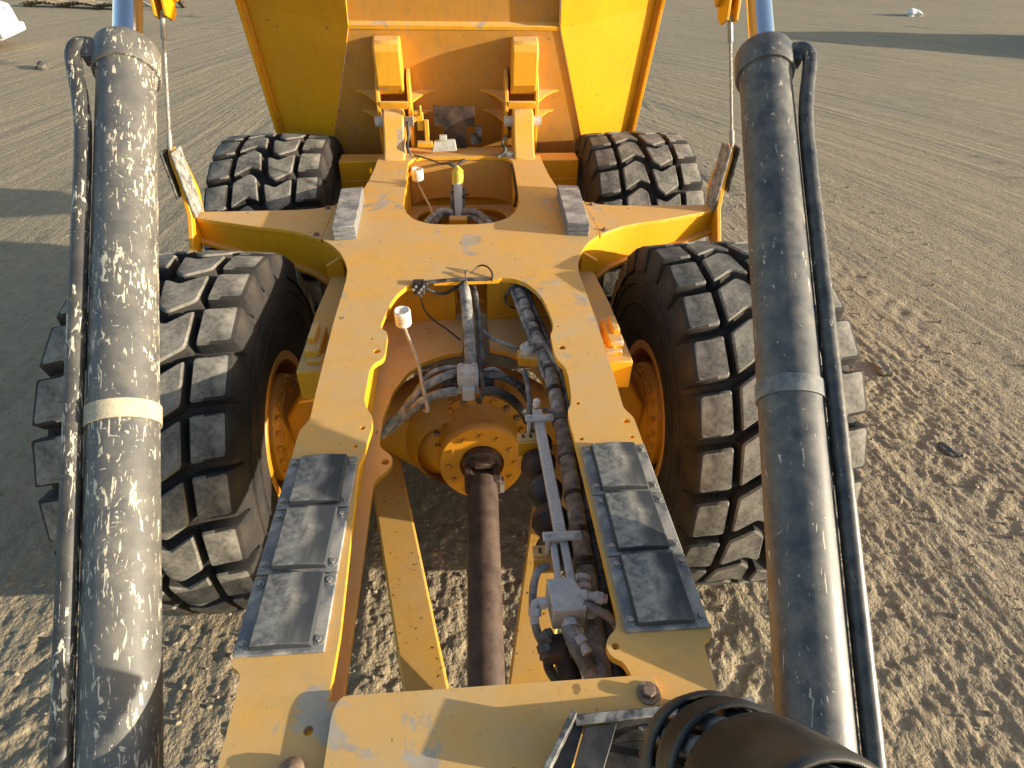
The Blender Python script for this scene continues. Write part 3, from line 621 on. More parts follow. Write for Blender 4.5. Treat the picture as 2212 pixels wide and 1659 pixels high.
# dark target plate, switch and sensor between the hinges
b = B(); b.ext([(-.203, 5.345, 1.825), (.125, 5.345, 1.815), (.128, 5.345, 1.665), (.060, 5.345, 1.662), (.060, 5.345, 1.49), (-.125, 5.345, 1.49), (-.125, 5.345, 1.665), (-.205, 5.345, 1.668)], (0, .015, 0)); b.obj('target_plate', M_RUSTB, truck, None, .003)
b = B(); b.box((.16, 5.36, 1.60), (.05, .05, .12)); b.box((.12, 5.37, 1.56), (.06, .05, .08)); b.obj('proximity_switch', M_HOSE, truck, None, .006)
b = B(); b.ext([(-0.225, 5.160, 1.512), (-0.024, 5.160, 1.525), (-0.036, 5.200, 1.597), (-0.203, 5.200, 1.590)], (0, .03, .004)); b.box((-0.131, 5.200, 1.619), (.06, .05, .035)); sns = b.obj('sensor_cover', M_SENSOR, truck, None, .005)
b = B(); b.box((-0.258, 5.220, 1.667), (.035, .05, .16)); b.box((-0.305, 5.240, 1.733), (.05, .06, .13)); b.bar((-0.353, 5.220, 1.803), (-0.299, 5.220, 1.803), .03, .03); b.box((-0.298, 5.220, 1.820), (.015, .04, .07)); b.obj('lock_bracket', M_TOP, truck, None, .005)
b = B(); b.box((-0.277, 5.180, 1.575), (.12, .06, .04)); b.obj('bracket_foot', M_TOP, truck, None, .004)

# ------------------------------------------------------------------ hoist cylinders
def hoist(s, A, T, mat, pipe, clampm, yc):
    A = V(*A); T = V(*T); d = (T-A).normalized(); L = (T-A).length
    q = d.to_track_quat('Z', 'Y'); m = q.to_matrix().to_4x4(); m.translation = A
    rr = .0935
    b = B(); b.lathe([(-.75, 0), (-.75, rr*1.04), (-.62, rr*1.04), (-.60, rr), (L-.03, rr), (L-.01, rr*1.03), (L, rr*1.03)], (0, 0, 0), (0, 0, 1), 56)
    c = b.obj('hoist_cylinder', mat, truck, 40); c.matrix_basis = m
    c['label'] = 'dark hoist cylinder splashed with pale dried mud' if s < 0 else 'dark hoist cylinder with a bright sunlit flank'
    b = B(); b.lathe([(L-.002, rr*1.02), (L-.002, rr*1.13), (L+.010, rr*1.17), (L+.105, rr*1.17), (L+.118, rr*1.13), (L+.135, rr*.95), (L+.150, rr*.80), (L+.152, .06), (L+.175, .056), (L+.178, .0)], (0, 0, 0), (0, 0, 1), 56); b.obj('gland_cap', mat, c, 35)
    b = B(); b.lathe([(L+.15, .049), (L+2.35, .049)], (0, 0, 0), (0, 0, 1), 40); b.obj('piston_rod', M_CHROME, c, 40)
    b = B(); b.lathe([(L+2.33, 0), (L+2.33, .08), (L+2.50, .08), (L+2.50, 0)], (0, 0, 0), (0, 0, 1), 24); b.obj('rod_eye', M_BLACK, c, 40)
    e = T+d*2.45; b = B(); b.bar(e+V(0, -.02, 0), e+V(s*.05, .55, .10), .14, .22); b.obj('rod_lug', M_BODY, body, None, .01)
    return c, m, L, rr
PL = [((-.873, .62, 1.267), (-1.184, 2.548, 2.559)), ((.825, .62, 1.405), (1.182, 2.548, 2.558))]
for s, (A, T), mat, pm, cm in ((-1, PL[0], M_CYLL, M_PIPEL, M_MUD), (1, PL[1], M_CYLR, M_PIPER, M_GREYC)):
    c, m, L, rr = hoist(s, A, T, mat, pm, cm, 0)
    mi = m.inverted()
    # hard line running along the outside of the barrel
    ex = (mi.to_3x3() @ V(s, -.30, .45)); ex.z = 0; ex.normalize()
    ey = V(0, 0, 1).cross(ex)
    o1 = rr+.028
    pts = [ex*.06+V(0, 0, L+.085), ex*(rr+.02)+V(0, 0, L+.10), ex*(rr+.052)+V(0, 0, L+.088), ex*(rr+.066)+V(0, 0, L+.04), ex*(rr+.056)+V(0, 0, L-.05), ex*(o1+.012)+V(0, 0, L-.16), ex*o1+V(0, 0, L-.35), ex*o1+V(0, 0, L-.9), ex*o1+V(0, 0, .6), ex*o1+V(0, 0, -.1), ex*o1+V(0, 0, -.55)]
    b = B(); b.tube(pts, .0255, 16); b.obj('hydraulic_pipe', pm, c, 60)
    b = B(); b.tube([ex*(rr*.9)+V(0, 0, L+.085), ex*(rr+.03)+V(0, 0, L+.10)], .030, 12, True, 0); b.box(ex*(rr+.012)+V(0, 0, L+.06), (.05, .05, .06)); b.obj('pipe_fitting', M_HOSE if s > 0 else mat, c, 40, .004)
    zc = L*(.447 if s < 0 else .419)
    b = B(); b.lathe([(zc-.028, rr+.001), (zc-.028, rr+.006), (zc+.028, rr+.006), (zc+.028, rr+.001)], (0, 0, 0), (0, 0, 1), 56); cb = b.obj('clamp_band', cm, c, 40)
    b = B(); b.box(ex*(rr+.012)+ey*(.045*s)+V(0, 0, zc), (.06, .06, .05)); b.obj('clamp_ear', cm, c, None, .006)
    bolt(c, ex*(rr+.030)+ey*(.055*s)+V(0, 0, zc), ex+ey*s, .010, .012, M_ZINC)
    b = B(); b.lathe([(-.10, 0), (-.10, .09), (.10, .09), (.10, 0)], (0, 0, -.78), (1, 0, 0), 24); b.obj('base_eye', M_BLACK, c, 40)

# ------------------------------------------------------------------ axles, differential, drive shaft
for Y, nm in ((Y1, 'front'), (Y2, 'rear')):
    b = B(); b.lathe([(x*K, r*K) for x, r in ((-.76, .13), (-.55, .135), (-.42, .16), (-.30, .23), (-.18, .28), (0, .295), (.18, .28), (.30, .23), (.42, .16), (.55, .135), (.76, .13))], (0, Y, ZA), (1, 0, 0), 32)
    ax = b.obj('bogie_axle', M_AXLE, truck, 40)
    b = B(); b.lathe([(0, .34), (.025, .34), (.035, .31), (.11, .29), (.19, .23)], (-.063, Y-.16, ZA+.034), (0, -1, .05), 40); b.obj('differential_cover', M_AXLE, ax, 35)
    for i in range(16):
        a = 2*math.pi*i/16; bolt(ax, (-.063+.325*math.cos(a), Y-.186, ZA+.034+.325*math.sin(a)), (0, -1, .05), .014, .016, M_AXLE)
    for i in range(7):
        a = R(35+i*20); c_ = V(-.063, Y-.22, ZA+.034); b = B(); b.bar(c_+V(math.cos(a), 0, math.sin(a))*.15, c_+V(math.cos(a)*.30, .03, math.sin(a)*.30), .02, .05, (0, 1, 0)); b.obj('casting_rib', M_AXLE, ax, None, .006)
ax = None
dif = B(); D0 = V(.052, 2.695, .711); DD = V(.012, -1, .17).normalized()
dif.lathe([(x*K, r*K) for x, r in ((-.12, .24), (0, .222), (.06, .205), (.062, .222), (.095, .225), (.10, .195), (.13, .180), (.27, .176), (.275, .195), (.31, .195), (.325, .187), (.33, .100), (.29, .095), (.27, .0))], D0, DD, 48)
do = dif.obj('pinion_housing', M_AXLE, truck, 32); do['label'] = 'orange yellow pinion housing ringed with bolts'
q = DD.to_track_quat('Z', 'Y').to_matrix()
for i in range(18):
    a = 2*math.pi*(i+.5)/18; p = D0+DD*.095*K+q @ V(.209*K*math.cos(a), .209*K*math.sin(a), 0); bolt(do, p, DD, .014, .026, M_BOLT if i % 3 else M_AXLE, 1.2)
for i in range(12):
    a = 2*math.pi*i/12; p = D0+DD*.325*K+q @ V(.15*K*math.cos(a), .15*K*math.sin(a), 0); bolt(do, p, DD, .012, .016, M_AXLE, 1.2)
for i in range(9):
    a = R(20+i*17.5); p = D0+DD*.03+q @ V(.245*math.cos(a), .245*math.sin(a), 0); dr = q @ V(math.cos(a), math.sin(a), 0); b = B(); b.bar(p-DD*.12, p+DD*.055, .02, .05, dr); b.obj('housing_rib', M_AXLE, do, None, .005)
S0 = D0+DD*.37*K; S1 = V(.030, 1.268, .591); S2 = S1+(S1-S0)*.75; ds = (S2-S0).normalized()
b = B(); b.tube([S0+ds*.07, S0+ds*.10, S0+ds*.12, S2], .076, 28, True, 0, lambda t: 1.0 if t > .3 else .92); sh = b.obj('drive_shaft', M_SHAFT, truck, 50)
b = B(); b.lathe([(-.05, .097), (-.01, .10), (.0, .07), (.035, .057)], S0-ds*.02, ds, 24)
for k in (-1, 1):
    b.box(S0+V(k*.07, 0, 0)+ds*.055, (.04, .125, .085)); b.box(S0+V(0, 0, k*.063)+ds*.005, (.08, .08, .035))
b.lathe([(-.085, 0), (-.085, .028), (.085, .028), (.085, 0)], S0+ds*.03, (1, 0, 0), 14); b.obj('universal_joint', M_SHAFT, sh, 40, .006)
b = B(); b.box(S0+V(.097, 0, -.005)+ds*.09, (.022, .057, .057)); b.lathe([(0, .025), (.022, .025), (.024, 0)], S0+V(.086, 0, 0)+ds*.09, (1, 0, 0), 14); b.obj('joint_cap', M_ZINC, sh, 40)
# A-frame legs that locate the axle
for s in (-1, 1):
    a = V(s*.114, .822, .414); c = V(s*.537, 2.855, .368); b = B(); b.bar(a, c, .188, .137)
    o = b.obj('axle_locating_beam', M_BEAM, truck, None, .012)
    # bogie balance beam beside the frame
    b = B(); b.ext([(s*.645, 2.36, 1.37), (s*.645, 2.36, 1.215), (s*.645, 2.52, 1.17), (s*.645, 3.6, 1.00), (s*.645, 3.75, 1.30), (s*.645, 2.90, 1.375)], (s*.135, 0, 0)); bb = b.obj('balance_beam', M_YEL, truck, None, .006)
    b = B(); b.box((s*.715, 2.56, 1.395), (.07, .22, .06)); b.box((s*.725, 2.58, 1.435), (.035, .13, .04)); b.box((s*.70, 2.45, 1.380), (.08, .07, .025)); b.obj('beam_stop', M_TOP, bb, None, .006)
    bolt(bb, (s*.70, 2.45, 1.392), (0, 0, 1), .010, .012, M_TOP)
    b = B(); b.ext([(s*.655, 2.70, 1.19), (s*.775, 2.70, 1.19), (s*1.0, 2.70, .82), (s*1.0, 2.70, .50), (s*.66, 2.70, .46)], (0, .42, 0)); b.obj('axle_bracket', M_AXLE, truck, None, .02, 3)

b = B(); b.box((0, 4.55, .70), (1.0, .95, .12)); b.obj('opening_dark_box', M_FRAMEIN, truck, None, .02)  # added closing box: hides sunlit ground so the rear opening stays dark
# ------------------------------------------------------------------ hydraulics between the rails
def hose(name, pts, r, mat, parent=truck, seg=12, label=None):
    b = B(); b.tube(pts, r, seg); return b.obj(name, mat, parent, 60, label=label)
def collar(parent, p, d, r, L, mat, name='hose_collar', seg=12):
    d = Vector(d).normalized(); b = B(); b.lathe([(-L/2, 0), (-L/2, r), (L/2, r), (L/2, 0)], p, d, seg); return b.obj(name, mat, parent, 40)
# thick wrapped conduit beside the right rail
cpts = [(0.209, 3.114, 1.420), (0.287, 2.966, 1.420), (0.318, 2.717, 1.400), (0.359, 2.484, 1.370), (0.384, 2.278, 1.340), (0.389, 2.005, 1.320), (0.383, 1.695, 1.300), (0.378, 1.459, 1.280), (0.373, 1.232, 1.270), (0.360, 1.033, 1.270), (0.354, 0.863, 1.270)]
cond = hose('wrapped_conduit', cpts, .034, M_HOSEG, truck, 16, 'thick dusty hose bundle taped beside the right rail')
for k, i in enumerate((1.4, 1.8, 2.2, 2.5, 3.1, 3.7, 4.3, 5.0, 5.7, 6.4, 7.1, 7.7, 8.6)):
    a = Vector(cpts[int(i)]); c = Vector(cpts[int(i)+1]); p = a.lerp(c, i-int(i)); collar(cond, p, c-a, .037+.002*(k % 3), .012+.006*(k % 4), M_HOSE if k % 3 else M_BLACK, 'tape_band', 16)
hose('hydraulic_hose', [Vector(p)+V(.052, .0, -.02) for p in cpts[5:]], .026, M_HOSE)
hose('hydraulic_hose', [Vector(p)+V(.02, .0, -.055) for p in cpts[3:]], .024, M_BLACK)
hose('hydraulic_hose', [Vector(p)+V(.045, .02, .012) for p in cpts[1:6]], .013, M_HOSE)
hose('hydraulic_hose', [Vector(p)+V(-.036, .0, .012) for p in cpts[1:5]], .010, M_HOSEG)
b = B(); b.lathe([(0, .07), (.012, .075), (.03, .06)], (0.285, 2.985, 1.387), (0, -1, 0), 28); b.obj('grommet', M_HOSE, truck, 40)
# zip tie standing up from the plate edge
hose('cable_tie', [(0.142, 2.958, 1.500), (0.148, 3.013, 1.515), (0.123, 3.061, 1.530), (0.083, 3.074, 1.530), (0.042, 3.039, 1.510)], .005, M_BLACK, truck, 6)
b = B(); b.tube([(0.007, 2.942, 1.495), (0.009, 3.020, 1.515)], .006, 8, True, 0); b.lathe([(0, .013), (.008, .013), (.009, 0)], (0.010, 3.033, 1.514), (0, 0, 1), 10); b.obj('plate_stud', M_BOLT, truck, 40)
# dusty flat manifold rail with clamps over the black spheres
m0 = V(*(0.283, 2.000, 1.380)); m1 = V(*(0.294, 1.341, 1.360)); m2 = V(*(0.294, 1.085, 1.345))
b = B(); b.bar(m0, m1, .040, .035); mr = b.obj('manifold_bar', M_STEEL, truck, None, .004)
b = B(); b.bar(m1+V(-.028, .02, -.01), m2+V(-.028, 0, -.02), .022, .03); b.bar(m1+V(.006, .01, .0), m2+V(.012, .06, .0), .026, .022); b.obj('manifold_pipe', M_STEEL, mr, None, .005)
for p, L in ((m0.lerp(m1, .10), .115), (m0.lerp(m1, 1.0), .13)):
    b = B(); b.box(p+V(0, 0, .024), (L, .034, .014)); b.box(p+V(-L*.36, 0, -.03), (.012, .03, .09)); cl = b.obj('pipe_clamp', M_STEEL, mr, None, .003)
    for dx in (-L*.36, L*.36): bolt(mr, p+V(dx, 0, .031), (0, 0, 1), .008, .010, M_STEEL)
b = B(); b.lathe([(-.02, .012), (.0, .016), (.012, .016), (.018, .008), (.018, 0)], m0+V(.004, .05, .01), (0, .3, 1), 14); b.obj('grease_cap', M_WHITE, mr, 40)
for px, py in ((1150, 938), (1163, 1000), (1176, 1062), (1192, 1128), (1200, 1196)):
    pass
for k, c in enumerate(((0.275, 1.948, 1.240), (0.276, 1.838, 1.235), (0.284, 1.689, 1.230), (0.291, 1.542, 1.225), (0.287, 1.405, 1.220))):
    b = B(); rr_ = .072; b.lathe([(-rr_, 0)]+[(-rr_*math.cos(t), rr_*math.sin(t)) for t in [i*math.pi/16 for i in range(1, 16)]]+[(rr_, 0)], c, (-.18, 1, .1), 28)
    b.lathe([(-.006, rr_*1.0), (-.004, rr_*1.03), (.004, rr_*1.03), (.006, rr_*1.0)], c, (-.18, 1, .1), 28); b.obj('accumulator_sphere', M_RUSTB if k % 2 else M_BLACK, mr, 60)
for c in ((0.235, 1.899, 1.330), (0.242, 1.346, 1.300)):
    c = V(*c); b = B(); b.box(c, (.085, .05, .012)); b.box(c+V(0, -.03, -.035), (.085, .012, .075)); bk = b.obj('slotted_bracket', M_FRAMEIN, mr, None, .004)
    for dx in (-.018, .012):
        b = B(); b.box(c+V(dx, .002, .0065), (.010, .022, .003)); b.obj('bracket_slot', M_BLACK, mr)
# valve block with fittings and loops of hose
vb = V(*(0.274, 1.108, 1.360)); b = B(); b.ext([vb+V(-.055, .06, -.06), vb+V(.03, .06, -.06), vb+V(.055, .0, -.06), vb+V(.055, -.055, -.06), vb+V(-.045, -.055, -.06)], (0, 0, .10)); valve = b.obj('valve_block', M_STEEL, truck, None, .006)
def fitting(pts, r0, mat=M_STEEL, par=None):
    b = B(); P_ = [Vector(p) for p in pts]; b.tube(P_, r0, 10, True, 3)
    for a, c in zip(P_, P_[1:]): b.lathe([(0, r0*1.0), (.0, r0*1.45), (.022, r0*1.45), (.022, r0)], a.lerp(c, .25), c-a, 6)
    return b.obj('pipe_fitting', mat, par or valve, 40)
fitting([vb+V(-.05, .0, .0), vb+V(-.095, .0, .0), vb+V(-.10, -.05, -.03)], .014)
fitting([vb+V(.03, .0, .03), vb+V(.075, -.01, .035), vb+V(.12, -.02, .03)], .014)
fitting([vb+V(.0, -.05, -.01), vb+V(.01, -.10, -.01), vb+V(.04, -.16, -.02)], .018)
fitting([vb+V(.05, .05, .0), vb+V(.085, .05, -.01)], .013); fitting([vb+V(.045, .085, .0), vb+V(.09, .085, -.01)], .012)
fitting([vb+V(.05, -.03, -.02), vb+V(.09, -.03, -.02)], .014); fitting([vb+V(-.05, -.075, -.04), vb+V(-.08, -.085, -.06), vb+V(-.07, -.13, -.08)], .016, M_HOSE)
b = B(); b.box(vb+V(-.04, -.10, -.09), (.06, .07, .06)); b.box(vb+V(.02, -.11, -.10), (.05, .06, .07)); b.lathe([(-.05, .03), (.05, .034), (.06, 0)], vb+V(-.01, -.14, -.11), (.2, -1, -.4), 14); b.obj('solenoid', M_RUSTB, valve, 40, .006)
hose('hydraulic_hose', [(0.242, 1.266, 1.330), (0.206, 1.246, 1.335), (0.183, 1.185, 1.330), (0.176, 1.115, 1.310), (0.185, 1.055, 1.280), (0.206, 1.043, 1.240)], .013, M_HOSEG)
hose('hydraulic_hose', [(0.318, 1.077, 1.390), (0.360, 1.060, 1.380), (0.396, 1.049, 1.360), (0.420, 1.036, 1.330), (0.438, 1.022, 1.280)], .014, M_HOSEG)
hose('hydraulic_hose', [(0.271, 1.029, 1.350), (0.284, 0.975, 1.340), (0.307, 0.940, 1.310), (0.334, 0.898, 1.270), (0.352, 0.861, 1.220)], .024, M_HOSEG)
hose('hydraulic_hose', [(0.208, 0.995, 1.250), (0.214, 0.975, 1.220), (0.237, 0.961, 1.180), (0.275, 0.959, 1.140), (0.326, 0.950, 1.100)], .016, M_HOSE)
hose('hydraulic_hose', [(0.211, 1.027, 1.260), (0.208, 0.988, 1.250)], .024, M_BLACK)
# central pressure pipe and distribution block above the axle
pp = [(-0.047, 3.050, 1.440), (-0.006, 2.967, 1.455), (0.006, 2.805, 1.440), (0.012, 2.633, 1.380), (0.015, 2.487, 1.340), (0.015, 2.433, 1.310)]
hose('pressure_pipe', pp, .029, M_HOSEG, truck, 16, 'pale dusty pressure pipe rising from the distribution block')
hose('hydraulic_hose', [Vector(p)+V(.055, .02, -.01) for p in pp[1:]], .014, M_HOSE)
tb_ = V(*(-0.000, 2.388, 1.280)); b = B(); b.box(tb_, (.10, .11, .10)); b.box(tb_+V(0, -.065, -.03), (.06, .05, .07)); b.box(tb_+V(0, .0, .052), (.07, .09, .012)); tbk = b.obj('distribution_block', M_STEEL, truck, None, .005)
for sx in (-1, 1):
    for yy in (.03, -.035):
        b = B(); b.lathe([(0, .022), (.03, .022), (.032, .028), (.055, .028), (.057, .02), (.075, .02)], tb_+V(sx*.048, yy, -.005), (sx, 0, 0), 12); b.obj('block_port', M_RUSTB, tbk, 40)
for dx, dy in ((-.03, .03), (.03, .03), (-.03, -.035), (.03, -.035)): bolt(tbk, tb_+V(dx, dy, .058), (0, 0, 1), .008, .010, M_STEEL)
hose('hydraulic_hose', [(-0.056, 2.409, 1.300), (-0.121, 2.365, 1.310), (-0.197, 2.328, 1.290), (-0.259, 2.298, 1.240), (-0.310, 2.279, 1.180), (-0.369, 2.269, 1.120), (-0.419, 2.269, 1.050)], .021, M_HOSEG)
hose('hydraulic_hose', [(-0.058, 2.294, 1.280), (-0.121, 2.267, 1.290), (-0.196, 2.256, 1.270), (-0.263, 2.256, 1.210), (-0.322, 2.277, 1.140), (-0.391, 2.313, 1.040)], .021, M_HOSEG)
hose('hydraulic_hose', [(-0.056, 2.444, 1.310), (-0.110, 2.426, 1.320), (-0.176, 2.402, 1.310), (-0.232, 2.366, 1.260), (-0.278, 2.321, 1.200)], .011, M_HOSEG)
hose('hydraulic_hose', [(0.063, 2.380, 1.300), (0.140, 2.375, 1.300), (0.205, 2.362, 1.280), (0.262, 2.365, 1.220), (0.303, 2.345, 1.140), (0.323, 2.346, 1.050)], .019, M_HOSE)
hose('hydraulic_hose', [(0.060, 2.287, 1.280), (0.124, 2.284, 1.280), (0.188, 2.279, 1.240), (0.240, 2.306, 1.160), (0.285, 2.318, 1.060)], .021, M_BLACK)
hose('hydraulic_hose', [(0.076, 2.410, 1.310), (0.127, 2.419, 1.310), (0.179, 2.401, 1.280), (0.255, 2.410, 1.220)], .010, M_HOSEG)
hose('hydraulic_hose', [(0.051, 2.798, 1.360), (0.077, 2.712, 1.350), (0.126, 2.647, 1.340), (0.187, 2.592, 1.340), (0.247, 2.535, 1.340)], .011, M_HOSEG)
hose('hydraulic_hose', [(0.057, 2.499, 1.330), (0.063, 2.360, 1.320), (0.069, 2.304, 1.280), (0.048, 2.302, 1.200)], .011, M_HOSE)
# oil bottle bracket on the right
rc = V(*(0.309, 2.427, 1.330)); b = B(); b.ext([rc+V(-.07, .05, 0), rc+V(.075, .07, 0), rc+V(.085, -.05, 0), rc+V(-.07, -.02, 0)], (0, 0, .05)); bkt = b.obj('junction_bracket', M_FRAMEIN, truck, None, .004)
b = B(); b.lathe([(0, .034), (.03, .034), (.034, .03), (.036, .012), (.055, .010), (.056, 0)], rc+V(-.025, .025, .05), (0, 0, 1), 20); b.obj('filler_cap', M_STEEL, bkt, 40)
hose('hydraulic_hose', [rc+V(-.02, .03, .10), rc+V(.03, .03, .105), rc+V(.07, .0, .09), rc+V(.10, -.06, .05), rc+V(.115, -.12, .02)], .014, M_HOSEG)
hose('hydraulic_hose', [(0.269, 2.414, 1.300), (0.279, 2.324, 1.270), (0.280, 2.239, 1.240), (0.268, 2.187, 1.200)], .013, M_HOSEG)
hose('hydraulic_hose', [(0.375, 2.009, 1.330), (0.330, 2.056, 1.345), (0.293, 2.039, 1.340), (0.264, 2.021, 1.300), (0.251, 1.984, 1.280)], .010, M_HOSEG)
# wiring hung below the front edge of the middle plate
hose('wiring_loom', [(-0.251, 2.950, 1.497), (-0.181, 2.940, 1.457), (-0.114, 2.950, 1.434), (-0.047, 2.960, 1.460), (-0.004, 2.970, 1.492)], .008, M_BLACK)
hose('wiring_loom', [(-0.239, 2.930, 1.481), (-0.221, 2.900, 1.378), (-0.175, 2.860, 1.330), (-0.091, 2.800, 1.293), (-0.032, 2.750, 1.265)], .005, M_BLACK)
hose('wiring_loom', [(-0.215, 2.950, 1.497), (-0.106, 2.960, 1.505), (-0.009, 2.970, 1.503), (0.138, 2.970, 1.505)], .010, M_HOSE)
b = B(); c0 = V(*(-0.240, 2.940, 1.481)); b.box(c0, (.06, .05, .07)); b.box(c0+V(.03, -.01, .02), (.04, .03, .03)); con = b.obj('wiring_connector', M_BLACK, truck, None, .006)
for i in range(5):
    b = B(); b.lathe([(0, .007), (.012, .007), (.013, 0)], c0+V(-.025+.013*i, -.028, .02*math.sin(i*2.1)), (0, -1, .4), 8); b.obj('connector_pin', M_ZINC, con, 40)

# ------------------------------------------------------------------ breather pots
def breather(c, r, h, tail, label):
    c = V(*c); b = B(); b.lathe([(0, 0), (0, r*.93), (h*.06, r), (h*.9, r), (h*.97, r*.95), (h, r*.86), (h*.97, r*.80), (h*.9, r*.74), (h*.86, 0)], c, (0, -.10, 1), 32); o = b.obj('breather_pot', M_WHITE, truck, 40, label=label)
    b = B(); b.lathe([(h*.55, r*1.003), (h*.555, r*1.006), (h*.56, r*1.003)], c, (0, -.10, 1), 32)
    # faded lines of print on the face
    q = V(0, -.10, 1).normalized()
    for j, wd in enumerate((.9, .7, 1.0, .6, .8)):
        hh_ = h*(.66-.10*j)
        for i in range(14):
            if (i*7+j*3) % 5 == 0: continue
            a = -math.pi/2+(i-7)*.11*wd; a2 = a+.075
            v = [c+q*(hh_+dz)+V(math.cos(t), math.sin(t), 0)*r*1.006 for t, dz in ((a, 0), (a2, 0), (a2, h*.035), (a, h*.035))]
            b.add(v, [(0, 1, 2, 3)])
    b.obj('printed_text', M_INK, o)
    b = B(); b.lathe([(-.035, .012), (-.012, .012), (-.01, .016), (.0, .016)], c, (0, -.1, 1), 10); b.obj('hose_barb', M_BOLT, o, 40)
    hose('breather_hose', tail, .0085, M_HOSEW, truck, 10)
breather((-0.308, 2.672, 1.420), .040, .085, [(-0.307, 2.679, 1.410), (-0.295, 2.633, 1.390), (-0.267, 2.561, 1.360), (-0.235, 2.457, 1.330), (-0.213, 2.330, 1.300), (-0.193, 2.235, 1.270), (-0.188, 2.205, 1.240), (-0.212, 2.257, 1.210), (-0.242, 2.351, 1.180)], 'dusty white breather pot with print over the front axle')
breather((-0.339, 4.960, 1.363), .046, .09, [(-0.336, 4.950, 1.352), (-0.329, 4.920, 1.325), (-0.282, 4.750, 1.301), (-0.234, 4.550, 1.292), (-0.201, 4.300, 1.292)], 'small white breather pot in the rear opening')
# rear opening: capped pipe, hose loops, cable run
b = B(); b.tube([(-0.024, 4.720, 1.427), (-0.026, 4.600, 1.299), (-0.027, 4.500, 1.194)], .034, 16); stp = b.obj('stand_pipe', M_STEEL, truck, 50)
b = B(); b.tube([(-0.028, 4.720, 1.406), (-0.023, 4.720, 1.455), (-0.022, 4.720, 1.490), (-0.014, 4.720, 1.511), (-0.003, 4.720, 1.525)], .042, 16, True, 4, lambda t: 1.0-.55*max(0, t-.55)); b.obj('pipe_cap', M_YCAP, stp, 60, label='bright yellow plastic cap on the stand pipe')
hose('hydraulic_hose', [(-0.063, 4.700, 1.406), (-0.074, 4.620, 1.328), (-0.064, 4.500, 1.230)], .012, M_HOSE); hose('hydraulic_hose', [(0.024, 4.700, 1.387), (0.013, 4.620, 1.309), (-0.002, 4.500, 1.229)], .012, M_HOSE)
hose('cable_tie', [(0.003, 4.620, 1.334), (0.032, 4.600, 1.370), (0.056, 4.580, 1.373)], .006, M_BLACK, truck, 6)
for k, L_ in enumerate((
    [(-0.079, 4.450, 1.293), (-0.138, 4.420, 1.317), (-0.194, 4.360, 1.317), (-0.263, 4.200, 1.307)], [(-0.077, 4.450, 1.265), (-0.123, 4.420, 1.292), (-0.169, 4.360, 1.295), (-0.225, 4.200, 1.292)],
    [(0.013, 4.450, 1.299), (0.074, 4.420, 1.310), (0.133, 4.360, 1.305), (0.206, 4.200, 1.292)], [(0.016, 4.450, 1.271), (0.081, 4.420, 1.289), (0.153, 4.360, 1.290), (0.258, 4.200, 1.298)], [(0.008, 4.450, 1.249), (0.056, 4.420, 1.268), (0.105, 4.360, 1.270), (0.166, 4.200, 1.279)])):
    hose('hydraulic_hose', L_, .022, M_HOSE if k % 2 else M_HOSEG)
b = B(); b.box((-0.030, 4.350, 1.262), (.13, .08, .06)); b.obj('pipe_block', M_FRAMEIN, truck, None, .006)
run = [(-0.096, 4.966, 1.490), (-0.035, 4.959, 1.470), (0.040, 5.093, 1.475), (0.172, 5.133, 1.480), (0.305, 5.166, 1.480), (0.388, 5.100, 1.470), (0.412, 4.932, 1.460), (0.405, 4.660, 1.450), (0.399, 4.421, 1.430), (0.374, 4.274, 1.400)]
rl = hose('wiring_loom', run, .012, M_BLACK)
for i in (3, 4, 6, 7, 8):
    p = Vector(run[i]); hose('cable_tie', [p, p+V(.02, -.01, .012), p+V(.045, -.015, .02)], .004, M_BLACK, rl, 6)
hose('wiring_loom', [(-0.364, 5.108, 1.510), (-0.234, 5.018, 1.500), (-0.143, 4.976, 1.480), (-0.081, 4.965, 1.490)], .006, M_BLACK)
hose('wiring_loom', [(-0.406, 5.220, 1.738), (-0.396, 5.180, 1.650), (-0.412, 5.100, 1.584), (-0.386, 5.060, 1.524)], .012, M_HOSE); hose('wiring_loom', [(0.382, 5.200, 1.634), (0.342, 5.160, 1.580), (0.364, 5.100, 1.543), (0.299, 5.060, 1.501)], .012, M_HOSE)
b = B(); b.lathe([(0, .05), (.02, .055), (.04, .05), (.04, 0)], (.40, 5.12, 1.49), (0, 0, 1), 16); b.obj('loom_clip', M_SENSOR, truck, 40)

# ------------------------------------------------------------------ black bracket and hose bundle by the cab
p0 = V(*(0.217, 0.682, 1.550)); p1 = V(*(0.654, 0.694, 1.550)); dv = (p1-p0).normalized(); nv = V(dv.y, -dv.x, 0)
bk = B(); bk.bar(p0+nv*.010, p1+nv*.010, .022, .008)
br = bk.obj('hose_bracket', M_BLACKTOP, truck, None, .002, label='black steel bracket under the wrapped hose bundle')
b = B(); b.bar(p0+nv*.018+V(0, 0, -.06), p1+nv*.018+V(0, 0, -.06), .006, .11); b.obj('bracket_rail', M_BLACK, br, None, .002)
ql = V(*(0.136, 0.566, 1.545)); qr = V(*(0.261, 0.557, 1.545))
b = B(); b.bar(p0, ql, .014, .05); b.obj('bracket_strut', M_BLACKTOP, br, None, .002)
b = B(); b.ext([p0+dv*.006+V(0, 0, -.012), p0+dv*.030+V(0, 0, -.012), qr+V(-.075, 0, -.012), ql+V(.006, 0, -.012)], (0, 0, -.006)); b.obj('bracket_gusset', M_BLACK, br)
b = B(); b.ext([p0+dv*.022+nv*.024+V(0, 0, -.006), p0+dv*.098+nv*.024+V(0, 0, -.006), qr+V(.0, 0, 0), qr+V(-.07, 0, 0)], (0, 0, -.007)); b.obj('bracket_leg', M_BLACK, br, None, .002)
